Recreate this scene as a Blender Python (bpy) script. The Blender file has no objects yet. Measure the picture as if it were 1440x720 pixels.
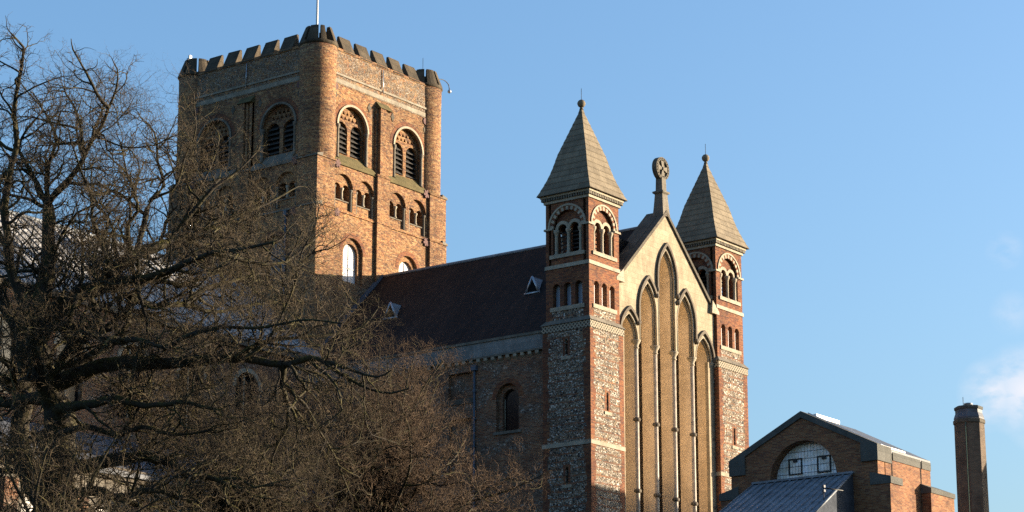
import bpy, bmesh, math, random
import numpy as np
from mathutils import Vector, Matrix
from mathutils.geometry import tessellate_polygon
R = math.radians
SC = bpy.context.scene
COL = SC.collection

# ------------------------------------------------------------------ camera
cam_d = bpy.data.cameras.new('camera'); cam = bpy.data.objects.new('camera', cam_d); COL.objects.link(cam)
cam_d.sensor_width = 36.0; cam_d.lens = 36.0*3361.19/1440.0; cam_d.clip_start = 0.5; cam_d.clip_end = 20000
CAM = Vector((-127.399, -114.397, -1.256))
_r = Vector((0.599729, -0.800203, 0.000667)); _u = Vector((-0.203779, -0.151920, 0.967158)); _f = Vector((0.773821, 0.580168, 0.254176))
cam.matrix_world = Matrix(((_r.x, _u.x, -_f.x, CAM.x), (_r.y, _u.y, -_f.y, CAM.y), (_r.z, _u.z, -_f.z, CAM.z), (0, 0, 0, 1)))
SC.camera = cam

# ------------------------------------------------------------------ light
SUN_A, SUN_E = 49.0, 8.3                      # degrees east of south, elevation
w = bpy.data.worlds.new('World'); SC.world = w; w.use_nodes = True
nt = w.node_tree; nt.nodes.clear()
sky = nt.nodes.new('ShaderNodeTexSky'); sky.sky_type = 'NISHITA'; sky.sun_disc = False
sky.sun_elevation = R(SUN_E); sky.sun_rotation = R(180-SUN_A)
sky.altitude = 50; sky.air_density = 1.1; sky.dust_density = 3.5; sky.ozone_density = 3.7
bg = nt.nodes.new('ShaderNodeBackground'); bg.inputs[1].default_value = 0.11
wo = nt.nodes.new('ShaderNodeOutputWorld')
# thin drifting cloud low in the eastern sky, placed by compass direction
tc = nt.nodes.new('ShaderNodeTexCoord')
def wm(op, a, b=0.0, cl=False):
    x = nt.nodes.new('ShaderNodeMath'); x.operation = op; x.use_clamp = cl
    for q, v in enumerate((a, b)):
        if isinstance(v, (int, float)): x.inputs[q].default_value = v
        else: nt.links.new(v, x.inputs[q])
    return x.outputs[0]
tot = None
for (dx, dy, dz, rad, amt) in [(0.8874, 0.4178, 0.1948, 0.0162, 0.9), (0.8921, 0.4074, 0.1955, 0.0206, 1.0), (0.8863, 0.4223, 0.1898, 0.0118, 0.6), (0.8985, 0.395, 0.1915, 0.0265, 1.0), (0.8786, 0.406, 0.2513, 0.0088, 0.35), (0.8848, 0.4072, 0.2263, 0.01, 0.3)]:
    vd = nt.nodes.new('ShaderNodeVectorMath'); vd.operation = 'DISTANCE'; nt.links.new(tc.outputs['Generated'], vd.inputs[0]); vd.inputs[1].default_value = (dx, dy, dz)
    m_ = wm('MULTIPLY', wm('SUBTRACT', 1.0, wm('DIVIDE', vd.outputs['Value'], rad), True), amt)
    tot = m_ if tot is None else wm('MAXIMUM', tot, m_)
cn_ = nt.nodes.new('ShaderNodeTexNoise'); st_ = nt.nodes.new('ShaderNodeVectorMath'); st_.operation = 'MULTIPLY'; nt.links.new(tc.outputs['Generated'], st_.inputs[0]); st_.inputs[1].default_value = (1, 1, 1.7); nt.links.new(st_.outputs[0], cn_.inputs['Vector']); cn_.inputs['Scale'].default_value = 62; cn_.inputs['Detail'].default_value = 6; cn_.inputs['Roughness'].default_value = 0.55
cf_ = wm('MULTIPLY', tot, wm('MULTIPLY', wm('SUBTRACT', cn_.outputs[0], 0.33), 4.2, True), True)
cm_ = nt.nodes.new('ShaderNodeMix'); cm_.data_type = 'RGBA'; nt.links.new(cf_, cm_.inputs[0]); nt.links.new(sky.outputs[0], cm_.inputs[6]); cm_.inputs[7].default_value = (2.1, 2.15, 2.35, 1)
nt.links.new(cm_.outputs[2], bg.inputs[0]); nt.links.new(bg.outputs[0], wo.inputs[0])
sun_d = bpy.data.lights.new('sun', 'SUN'); sun_d.energy = 5.0; sun_d.angle = R(0.5); sun_d.color = (1.0, 0.81, 0.58)
sun = bpy.data.objects.new('sun', sun_d); COL.objects.link(sun)
S_DIR = Vector((math.sin(R(SUN_A))*math.cos(R(SUN_E)), -math.cos(R(SUN_A))*math.cos(R(SUN_E)), math.sin(R(SUN_E))))
sun.rotation_euler = S_DIR.to_track_quat('Z', 'Y').to_euler()
SC.view_settings.view_transform = 'Standard'; SC.view_settings.look = 'None'
SC.view_settings.exposure = 1.95; SC.view_settings.gamma = 1.0; SC.view_settings.use_curve_mapping = False
SC.render.engine = 'CYCLES'
SC.cycles.max_bounces = 6; SC.cycles.diffuse_bounces = 4; SC.cycles.use_denoising = False

# ------------------------------------------------------------------ materials
ALB = 0.39   # overall reflectance level of the palette below
class N:
    """small node-graph helper"""
    def __init__(s, name):
        s.m = bpy.data.materials.new(name); s.m.use_nodes = True; s.t = s.m.node_tree; s.t.nodes.clear()
        s.out = s.t.nodes.new('ShaderNodeOutputMaterial'); s.b = s.t.nodes.new('ShaderNodeBsdfPrincipled')
        s.t.links.new(s.b.outputs[0], s.out.inputs[0]); s.b.inputs['Roughness'].default_value = 0.9
        try: s.b.inputs['Specular IOR Level'].default_value = 0.2
        except KeyError: pass
        s._uv = None
    def n(s, ty, **kw):
        x = s.t.nodes.new(ty)
        for k, v in kw.items(): setattr(x, k, v)
        return x
    def put(s, sock, v):
        if hasattr(v, 'is_linked') or isinstance(v, bpy.types.NodeSocket): s.t.links.new(v, sock)
        else: sock.default_value = v
    def math(s, op, a, b=0.0, c=None, clamp=False):
        x = s.n('ShaderNodeMath', operation=op, use_clamp=clamp); s.put(x.inputs[0], a); s.put(x.inputs[1], b)
        if c is not None: s.put(x.inputs[2], c)
        return x.outputs[0]
    def pos(s):
        if not hasattr(s, '_geo'): s._geo = s.n('ShaderNodeNewGeometry')
        return s._geo.outputs['Position']
    def sep(s, v):
        x = s.n('ShaderNodeSeparateXYZ'); s.put(x.inputs[0], v); return x.outputs
    def comb(s, a, b, c=0.0):
        x = s.n('ShaderNodeCombineXYZ'); s.put(x.inputs[0], a); s.put(x.inputs[1], b); s.put(x.inputs[2], c); return x.outputs[0]
    def uv(s):
        """wall coordinates: (metres along the wall, height)"""
        if s._uv is None:
            p = s.sep(s.pos()); nn = s.sep(s._geo.outputs['True Normal'])
            k = s.math('GREATER_THAN', s.math('ABSOLUTE', nn[0]), s.math('ABSOLUTE', nn[1]))
            a = s.math('ADD', s.math('MULTIPLY', p[1], k), s.math('MULTIPLY', p[0], s.math('SUBTRACT', 1.0, k)))
            s._uv = s.comb(a, p[2], 0.0)
        return s._uv
    def noise(s, vec, scale, detail=3.0, rough=0.6, out=0):
        x = s.n('ShaderNodeTexNoise'); s.put(x.inputs['Vector'], vec); x.inputs['Scale'].default_value = scale
        x.inputs['Detail'].default_value = detail; x.inputs['Roughness'].default_value = rough
        return x.outputs[out]
    def scale(s, v, sx, sy, sz):
        x = s.n('ShaderNodeVectorMath', operation='MULTIPLY'); s.put(x.inputs[0], v); x.inputs[1].default_value = (sx, sy, sz); return x.outputs[0]
    def ramp(s, f, stops, interp='LINEAR'):
        x = s.n('ShaderNodeValToRGB'); x.color_ramp.interpolation = interp; e = x.color_ramp.elements
        while len(e) < len(stops): e.new(0.5)
        for k, (p, c) in enumerate(stops): e[k].position = p; e[k].color = tuple(c)+(1,) if len(c) == 3 else c
        s.put(x.inputs[0], f); return x.outputs[0]
    def mix(s, f, a, b, mode='MIX'):
        x = s.n('ShaderNodeMix', data_type='RGBA', blend_type=mode); s.put(x.inputs[0], f)
        for k, v in ((6, a), (7, b)):
            if isinstance(v, tuple): v = v if len(v) == 4 else v+(1,)
            s.put(x.inputs[k], v)
        return x.outputs[2]
    def bump(s, h, strength=0.5, dist=0.02):
        x = s.n('ShaderNodeBump'); s.put(x.inputs['Height'], h); x.inputs['Strength'].default_value = strength; x.inputs['Distance'].default_value = dist
        s.t.links.new(x.outputs[0], s.b.inputs['Normal'])
    def rnd(s, f, lo, hi):
        x = s.n('ShaderNodeMapRange'); s.put(x.inputs[0], f); x.inputs[1].default_value = lo; x.inputs[2].default_value = hi; return x.outputs[0]
    def color(s, c, k=None):
        k = ALB if k is None else k
        if isinstance(c, tuple): c = tuple(v*k for v in c)+(1,)
        elif k != 1.0: c = s.mix(1.0, c, (k, k, k), 'MULTIPLY')
        s.put(s.b.inputs['Base Color'], c); return s.m

def brick_col(g, cols, mortar, bw=0.32, bh=0.085, ms=0.014, big=0.35):
    """per-brick random colours; returns (colour, height)"""
    uv = g.uv(); q = g.sep(uv)
    jit = g.noise(uv, 1.3, 2.0)
    z = g.math('ADD', q[1], g.math('MULTIPLY', jit, 0.06))
    row = g.math('FLOOR', g.math('DIVIDE', z, bh))
    wn0 = g.n('ShaderNodeTexWhiteNoise', noise_dimensions='1D'); g.put(wn0.inputs['W'], row)
    u = g.math('ADD', g.math('DIVIDE', q[0], bw), g.math('MULTIPLY', wn0.outputs['Value'], 7.0))
    cell = g.comb(g.math('FLOOR', u), row, 0.0)
    wn = g.n('ShaderNodeTexWhiteNoise', noise_dimensions='2D'); g.put(wn.inputs['Vector'], cell)
    k = len(cols)
    c = g.ramp(wn.outputs['Value'], [(i/k, cc) for i, cc in enumerate(cols)], 'CONSTANT')
    fz = g.math('FRACT', g.math('DIVIDE', z, bh)); fu = g.math('FRACT', u)
    mz = g.math('LESS_THAN', fz, ms*1.6/bh); mu = g.math('LESS_THAN', fu, ms/bw)
    mm = g.math('MAXIMUM', mz, mu)
    c = g.mix(g.math('MULTIPLY', mm, 0.75), c, mortar)
    blot = g.noise(g.pos(), big, 4.0, 0.65)
    c = g.mix(1.0, c, g.ramp(blot, [(0.28, (0.55, 0.55, 0.58)), (0.5, (1, 1, 1)), (0.72, (1.25, 1.2, 1.1))]), 'MULTIPLY')
    h = g.math('ADD', g.math('MULTIPLY', g.math('SUBTRACT', 1.0, mm), 0.6), g.math('MULTIPLY', wn.outputs['Value'], 0.6))
    return c, h

def flint_col(g, dens=7.5, white=0.5, mortar=(0.36, 0.30, 0.22), bright=0.74):
    """knapped flints and cobbles of mixed size bedded in mortar; returns (colour, height)"""
    uv = g.uv(); wob = g.n('ShaderNodeVectorMath', operation='ADD'); g.put(wob.inputs[0], g.scale(uv, 1.0, 1.3, 1)); g.put(wob.inputs[1], g.scale(g.noise(uv, 2.0, 2.0, .5, 1), .12, .10, 0))
    sel = g.math('GREATER_THAN', g.noise(uv, 1.1, 3.0, 0.6), 0.5)
    out = []
    for sc_ in (dens, dens*1.75):
        v = g.n('ShaderNodeTexVoronoi'); g.put(v.inputs['Vector'], wob.outputs[0]); v.inputs['Scale'].default_value = sc_; out.append(v)
    col = g.mix(sel, out[0].outputs['Color'], out[1].outputs['Color']); d = g.math('ADD', g.math('MULTIPLY', sel, g.math('SUBTRACT', out[1].outputs['Distance'], out[0].outputs['Distance'])), out[0].outputs['Distance'])
    w_ = white-0.5
    c = g.ramp(g.sep(col)[0], [(0.0, (0.035, 0.035, 0.042)), (0.24-0.2*w_, (0.10, 0.097, 0.10)), (0.46-0.3*w_, (0.25, 0.23, 0.20)), (0.66-0.4*w_, (bright*.56, bright*.52, bright*.45)), (0.84-0.4*w_, (bright, bright*.94, bright*.84))], 'CONSTANT')
    c = g.mix(g.ramp(d, [(0.48, (0, 0, 0)), (0.62, (1, 1, 1))]), c, mortar)
    blot = g.noise(g.scale(uv, .5, .9, 1), 1.0, 4.0, .65)
    c = g.mix(1.0, c, g.ramp(blot, [(0.3, (0.6, 0.6, 0.63)), (0.5, (1, 1, 1)), (0.7, (1.25, 1.2, 1.12))]), 'MULTIPLY')
    return c, g.math('SUBTRACT', 1.0, d)

def lacing(g, c, bc, h, period=0.46, width=0.10, amt=0.8):
    uv = g.uv(); q = g.sep(uv)
    z = g.math('ADD', q[1], g.math('MULTIPLY', g.noise(g.scale(uv, 1.2, .5, 1), 1.0, 3.0), 0.22))
    f = g.math('LESS_THAN', g.math('FRACT', g.math('DIVIDE', z, period)), width/period)
    br = g.math('GREATER_THAN', g.noise(g.scale(uv, 1.0, 3.0, 1), 0.9, 2.0), 0.42)
    return g.mix(g.math('MULTIPLY', g.math('MULTIPLY', f, br), amt), c, bc)

M = {}
ROMAN = [(0.53, 0.26, 0.105), (0.45, 0.19, 0.08), (0.59, 0.315, 0.14), (0.36, 0.14, 0.07), (0.51, 0.265, 0.12), (0.22, 0.10, 0.068), (0.64, 0.39, 0.20)]
g = N('roman_brick'); c, h = brick_col(g, ROMAN, (0.50, 0.39, 0.26), 0.30, 0.085, 0.02)
f, fh = flint_col(g, 5.0, 0.6)
pz = g.sep(g.pos())[2]
patch = g.noise(g.scale(g.uv(), 0.35, 0.8, 1), 1.0, 4.0, 0.6)
c = g.mix(g.math('MULTIPLY', g.math('GREATER_THAN', patch, 0.66), 0.55), c, f)
sp = g.noise(g.pos(), 6.0, 3.0, 0.7)
c = g.mix(1.0, c, g.ramp(sp, [(0.3, (0.45, 0.43, 0.42)), (0.5, (1, 1, 1)), (0.68, (1.35, 1.3, 1.2))]), 'MULTIPLY')
M['brick'] = g.color(c); g.bump(g.math('ADD', h, g.math('MULTIPLY', sp, 1.2)), 0.9, 0.05)

g = N('parapet_rubble'); c, h = brick_col(g, ROMAN, (0.50, 0.42, 0.30), 0.36, 0.10, 0.022); f, fh = flint_col(g, 9.0, 0.62, (0.44, 0.31, 0.19))
k = g.noise(g.uv(), 2.2, 4.0, 0.7); c = g.mix(g.math('MULTIPLY', g.math('GREATER_THAN', k, 0.46), 0.8), c, f)
M['rubble'] = g.color(c); g.bump(g.math('ADD', fh, k), 0.9, 0.06)

REDB = [(0.36, 0.115, 0.05), (0.30, 0.09, 0.045), (0.42, 0.15, 0.06), (0.24, 0.075, 0.045), (0.40, 0.17, 0.08), (0.17, 0.06, 0.045)]
g = N('red_brick'); c, h = brick_col(g, REDB, (0.38, 0.28, 0.18), 0.24, 0.08, 0.014)
M['redbrick'] = g.color(c); g.bump(h, 0.7, 0.015)

g = N('knapped_flint'); f, fh = flint_col(g, 7.8, 0.64, (0.40, 0.30, 0.20), 1.05); b, h = brick_col(g, REDB, (0.38, 0.28, 0.18), 0.24, 0.08, 0.014)
c = lacing(g, f, b, h); M['flint'] = g.color(c); g.bump(fh, 0.9, 0.04)

g = N('mixed_rubble_wall'); f, fh = flint_col(g, 6.0, 0.55, (0.34, 0.27, 0.20), 0.95); b, h = brick_col(g, [(0.38, 0.16, 0.085), (0.46, 0.21, 0.11), (0.27, 0.115, 0.07), (0.52, 0.27, 0.15)], (0.46, 0.37, 0.27), 0.34, 0.10, 0.022)
k = g.noise(g.scale(g.uv(), 0.45, 1.0, 1), 1.0, 5.0, 0.65)
c = g.mix(g.math('MULTIPLY', g.ramp(k, [(0.48, (0, 0, 0)), (0.60, (1, 1, 1))]), 0.7), b, f); M['mixwall'] = g.color(c); g.bump(g.math('ADD', fh, h), 0.8, 0.04)

def stone(name, a, b2, course=0.34, blk=0.7, joint=0.35, rough=0.9, streak=0.25, bumpd=0.006, k=None, jw=0.02):
    g = N(name); uv = g.uv(); q = g.sep(uv)
    row = g.math('FLOOR', g.math('DIVIDE', q[1], course))
    w0 = g.n('ShaderNodeTexWhiteNoise', noise_dimensions='1D'); g.put(w0.inputs['W'], row)
    u = g.math('ADD', g.math('DIVIDE', q[0], blk), g.math('MULTIPLY', w0.outputs['Value'], 5.0))
    wn = g.n('ShaderNodeTexWhiteNoise', noise_dimensions='2D'); g.put(wn.inputs['Vector'], g.comb(g.math('FLOOR', u), row))
    c = g.mix(wn.outputs['Value'], a, b2)
    j = g.math('MAXIMUM', g.math('LESS_THAN', g.math('FRACT', g.math('DIVIDE', q[1], course)), jw/course), g.math('LESS_THAN', g.math('FRACT', u), 0.015/blk))
    c = g.mix(g.math('MULTIPLY', j, joint), c, (a[0]*.4, a[1]*.4, a[2]*.4))
    n1 = g.noise(g.scale(g.pos(), 1, 1, 0.35), 1.4, 5.0, 0.7)
    c = g.mix(streak, c, g.ramp(n1, [(0.3, (0.35, 0.33, 0.30)), (0.6, (1.0, 1.0, 1.0))]), 'MULTIPLY')
    n2 = g.noise(g.pos(), 9.0, 3.0, 0.7)
    c = g.mix(0.35, c, g.ramp(n2, [(0.25, (0.5, 0.48, 0.46)), (0.7, (1.2, 1.2, 1.2))]), 'MULTIPLY')
    g.b.inputs['Roughness'].default_value = rough; g.bump(g.math('ADD', n2, g.math('MULTIPLY', j, -1.0)), 0.6, bumpd)
    M[name] = g.color(c, k); return M[name]
stone('ashlar', (0.66, 0.555, 0.39), (0.78, 0.66, 0.47), 0.36, 0.8, 0.42, streak=0.6)
stone('jamb_stone', (0.72, 0.58, 0.41), (0.82, 0.66, 0.47), 0.34, 6.0, 0.22, streak=0.4, bumpd=0.002, k=0.90)
stone('trim_stone', (0.60, 0.53, 0.41), (0.68, 0.61, 0.48), 0.5, 0.9, 0.3, streak=0.5, k=0.48)
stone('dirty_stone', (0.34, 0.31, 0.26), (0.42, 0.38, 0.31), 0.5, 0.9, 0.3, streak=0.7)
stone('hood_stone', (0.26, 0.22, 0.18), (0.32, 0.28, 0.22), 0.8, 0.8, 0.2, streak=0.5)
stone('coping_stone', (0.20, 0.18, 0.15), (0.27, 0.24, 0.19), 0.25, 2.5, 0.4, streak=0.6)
stone('merlon_stone', (0.12, 0.10, 0.072), (0.20, 0.16, 0.11), 0.5, 0.6, 0.3, streak=0.7, bumpd=0.03)
stone('spire_stone', (0.35, 0.295, 0.215), (0.47, 0.395, 0.285), 0.41, 0.9, 0.5, streak=0.5, bumpd=0.012, jw=0.05)
stone('plaster_band', (0.56, 0.50, 0.40), (0.66, 0.60, 0.49), 0.3, 1.4, 0.2, streak=0.7)
stone('mossy_sill', (0.20, 0.17, 0.075), (0.27, 0.22, 0.10), 0.2, 0.5, 0.3, streak=0.5)
stone('grey_parapet', (0.36, 0.38, 0.38), (0.52, 0.53, 0.52), 0.42, 1.1, 0.3, streak=0.5)
stone('modern_coping', (0.20, 0.205, 0.19), (0.26, 0.26, 0.24), 0.9, 1.6, 0.3, streak=0.4)

def plain(name, col, rough=0.6, metal=0.0, var=0.25, sc=2.0):
    g = N(name); n1 = g.noise(g.pos(), sc, 4.0, 0.65)
    c = g.mix(1.0, col, g.ramp(n1, [(0.3, (1-var,)*3), (0.7, (1+var,)*3)]), 'MULTIPLY')
    g.b.inputs['Roughness'].default_value = rough; g.b.inputs['Metallic'].default_value = metal
    M[name] = g.color(c, 0.62); return M[name]
plain('dark_inside', (0.006, 0.006, 0.007), 1.0)
plain('louvre_wood', (0.055, 0.05, 0.046), 0.8, sc=6)
plain('lead', (0.25, 0.28, 0.32), 0.5, 0.0, 0.35, 1.2)
plain('dark_lead', (0.12, 0.135, 0.165), 0.6, 0.0, 0.3, 1.2)
plain('lead_pale', (0.42, 0.41, 0.40), 0.7, 0.0, 0.4, 0.8)
plain('shaded_lead', (0.075, 0.085, 0.105), 1.0)  # darker lead for the porch cheek, its shade put into the colour
M['shaded_lead'].node_tree.nodes['Principled BSDF'].inputs['Specular IOR Level'].default_value = 0.02
plain('verdigris', (0.12, 0.20, 0.15), 0.7)
plain('white_paint', (0.80, 0.80, 0.80), 0.4, 0, .05)
plain('white_screen', (0.72, 0.72, 0.74), 0.6, 0, .12, 3)
plain('iron', (0.03, 0.035, 0.04), 0.5)
plain('pipe_paint', (0.10, 0.13, 0.17), 0.5)
plain('tie_plate', (0.15, 0.085, 0.08), 0.8)
plain('zinc', (0.55, 0.58, 0.62), 0.35, 0.6)
plain('shaft_stone', (0.50, 0.43, 0.35), 0.55, 0, 0.3, 4.0)
plain('earth', (0.10, 0.085, 0.055), 1.0)

g = N('dark_glass'); g.b.inputs['Roughness'].default_value = 0.15; M['glass'] = g.color((0.012, 0.012, 0.015))
g.b.inputs['Specular IOR Level'].default_value = 0.4
g = N('sky_reflect_glass'); g.b.inputs['Roughness'].default_value = 0.12; g.b.inputs['Specular IOR Level'].default_value = 0.8; M['skyglass'] = g.color((0.34, 0.40, 0.50), 0.7)  # sky reflection on the west lights painted as a pale blue colour

g = N('tile_roof'); q = g.sep(g.pos()); 
row = g.math('FRACT', g.math('DIVIDE', q[2], 0.10)); rid = g.math('FLOOR', g.math('DIVIDE', q[2], 0.10))
w1 = g.n('ShaderNodeTexWhiteNoise', noise_dimensions='2D'); g.put(w1.inputs['Vector'], g.comb(g.math('FLOOR', g.math('ADD', g.math('DIVIDE', q[1], 0.18), g.math('MULTIPLY', rid, 0.5))), rid))
c = g.ramp(w1.outputs['Value'], [(0, (0.058, 0.040, 0.038)), (0.35, (0.075, 0.047, 0.042)), (0.7, (0.042, 0.033, 0.034)), (0.93, (0.13, 0.075, 0.06))], 'CONSTANT')
c = g.mix(1.0, c, g.ramp(g.noise(g.scale(g.pos(), 0.25, 1.6, 0.22), 1.0, 5.0, 0.7), [(0.3, (0.4, 0.42, 0.45)), (0.7, (1.6, 1.45, 1.3))]), 'MULTIPLY')
c = g.mix(1.0, c, g.ramp(g.noise(g.pos(), 0.35, 4.0, 0.6), [(0.3, (0.6, 0.6, 0.65)), (0.65, (1.25, 1.15, 1.05))]), 'MULTIPLY')
M['tiles'] = g.color(c, 0.27); g.bump(g.math('ADD', row, g.math('MULTIPLY', w1.outputs['Value'], .5)), 0.8, 0.03); g.b.inputs['Roughness'].default_value = 0.8

CHB = [(0.36, 0.145, 0.07), (0.41, 0.175, 0.08), (0.30, 0.115, 0.06), (0.44, 0.215, 0.11), (0.24, 0.095, 0.06)]
g = N('new_brick'); c, h = brick_col(g, CHB, (0.40, 0.30, 0.19), 0.30, 0.09, 0.016, 0.6); M['newbrick'] = g.color(c, 0.47); g.bump(h, 0.6, 0.015)
g = N('chimney_brick'); c, h = brick_col(g, [(0.25, 0.185, 0.135), (0.275, 0.205, 0.15), (0.225, 0.165, 0.12), (0.295, 0.225, 0.16)], (0.28, 0.24, 0.19), 0.24, 0.08, 0.012, 0.8); M['chimneybrick'] = g.color(c); g.bump(h, 0.4, 0.01)

def bark(name, base, moss, amt):
    g = N(name); n1 = g.noise(g.pos(), 2.5, 4.0, 0.65); n2 = g.noise(g.scale(g.pos(), 1, 1, .4), 14.0, 3.0, .7)
    nz = g.sep(g._geo.outputs['Normal'])[2]
    k = g.math('MULTIPLY', g.ramp(n1, [(0.42, (0, 0, 0)), (0.62, (1, 1, 1))]), amt)
    k = g.math('MULTIPLY', k, g.ramp(nz, [(0.0, (0.35,)*3), (0.7, (1, 1, 1))]))
    c = g.mix(k, base, moss)
    c = g.mix(1.0, c, g.ramp(n2, [(0.3, (0.45,)*3), (0.7, (1.4,)*3)]), 'MULTIPLY'); M[name] = g.color(c); g.bump(n2, 0.8, 0.03)
bark('oak_bark', (0.075, 0.064, 0.054), (0.22, 0.20, 0.045), 0.9)
def twig(name, a, b2):
    g = N(name); oi = g.noise(g.pos(), 3.0, 2.0); c = g.mix(g.ramp(oi, [(0.35, (0, 0, 0)), (0.65, (1, 1, 1))]), a, b2); M[name] = g.color(c)
twig('oak_twig', (0.115, 0.088, 0.062), (0.21, 0.162, 0.10))
twig('brown_twig', (0.135, 0.090, 0.060), (0.22, 0.148, 0.094))

g = N('lattice_stone'); uv = g.uv(); q = g.sep(uv)
P = 0.27
a = g.math('SUBTRACT', g.math('FRACT', g.math('DIVIDE', g.math('ADD', q[0], q[1]), P)), 0.5); b = g.math('SUBTRACT', g.math('FRACT', g.math('DIVIDE', g.math('SUBTRACT', q[0], q[1]), P)), 0.5)
k = g.math('MULTIPLY', g.math('LESS_THAN', g.math('ABSOLUTE', a), 0.30), g.math('LESS_THAN', g.math('ABSOLUTE', b), 0.30))
M['lattice'] = g.color(g.mix(k, (0.62, 0.55, 0.42), (0.10, 0.085, 0.075)))
g = N('arch_voussoirs'); M['voussoir'] = g.color((0.62, 0.55, 0.42))

g = N('grass'); n1 = g.noise(g.pos(), 0.6, 5.0, .7); M['grass'] = g.color(g.mix(n1, (0.035, 0.06, 0.018), (0.075, 0.10, 0.03)))

# window of the chapter house: fine leaded grid, pale reflections painted into the glass colour
g = N('leaded_glass'); uv = g.uv(); q = g.sep(uv)
ga = g.math('LESS_THAN', g.math('FRACT', g.math('DIVIDE', q[0], 0.21)), 0.09); gb = g.math('LESS_THAN', g.math('FRACT', g.math('DIVIDE', q[1], 0.42)), 0.08)
n1 = g.noise(g.uv(), 1.1, 3.0, .6)
gc = g.ramp(n1, [(0.3, (0.42, 0.36, 0.28)), (0.5, (0.62, 0.62, 0.60)), (0.66, (0.75, 0.8, 0.9))])
M['leaded'] = g.color(g.mix(g.math('MAXIMUM', ga, gb), gc, (0.03, 0.03, 0.035)), 1.15); g.b.inputs['Roughness'].default_value = 0.25

# ------------------------------------------------------------------ mesh helpers
ID = lambda u, o, z: (u, o, z)
def frame(side, cx=0.0, cy=0.0):
    """wall frame: u to the right seen from outside, o outward, z up"""
    if side == 'S': return lambda u, o, z: (cx+u, cy-o, z)
    if side == 'W': return lambda u, o, z: (cx-o, cy-u, z)
    if side == 'E': return lambda u, o, z: (cx+o, cy+u, z)
    return lambda u, o, z: (cx-u, cy+o, z)

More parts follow.
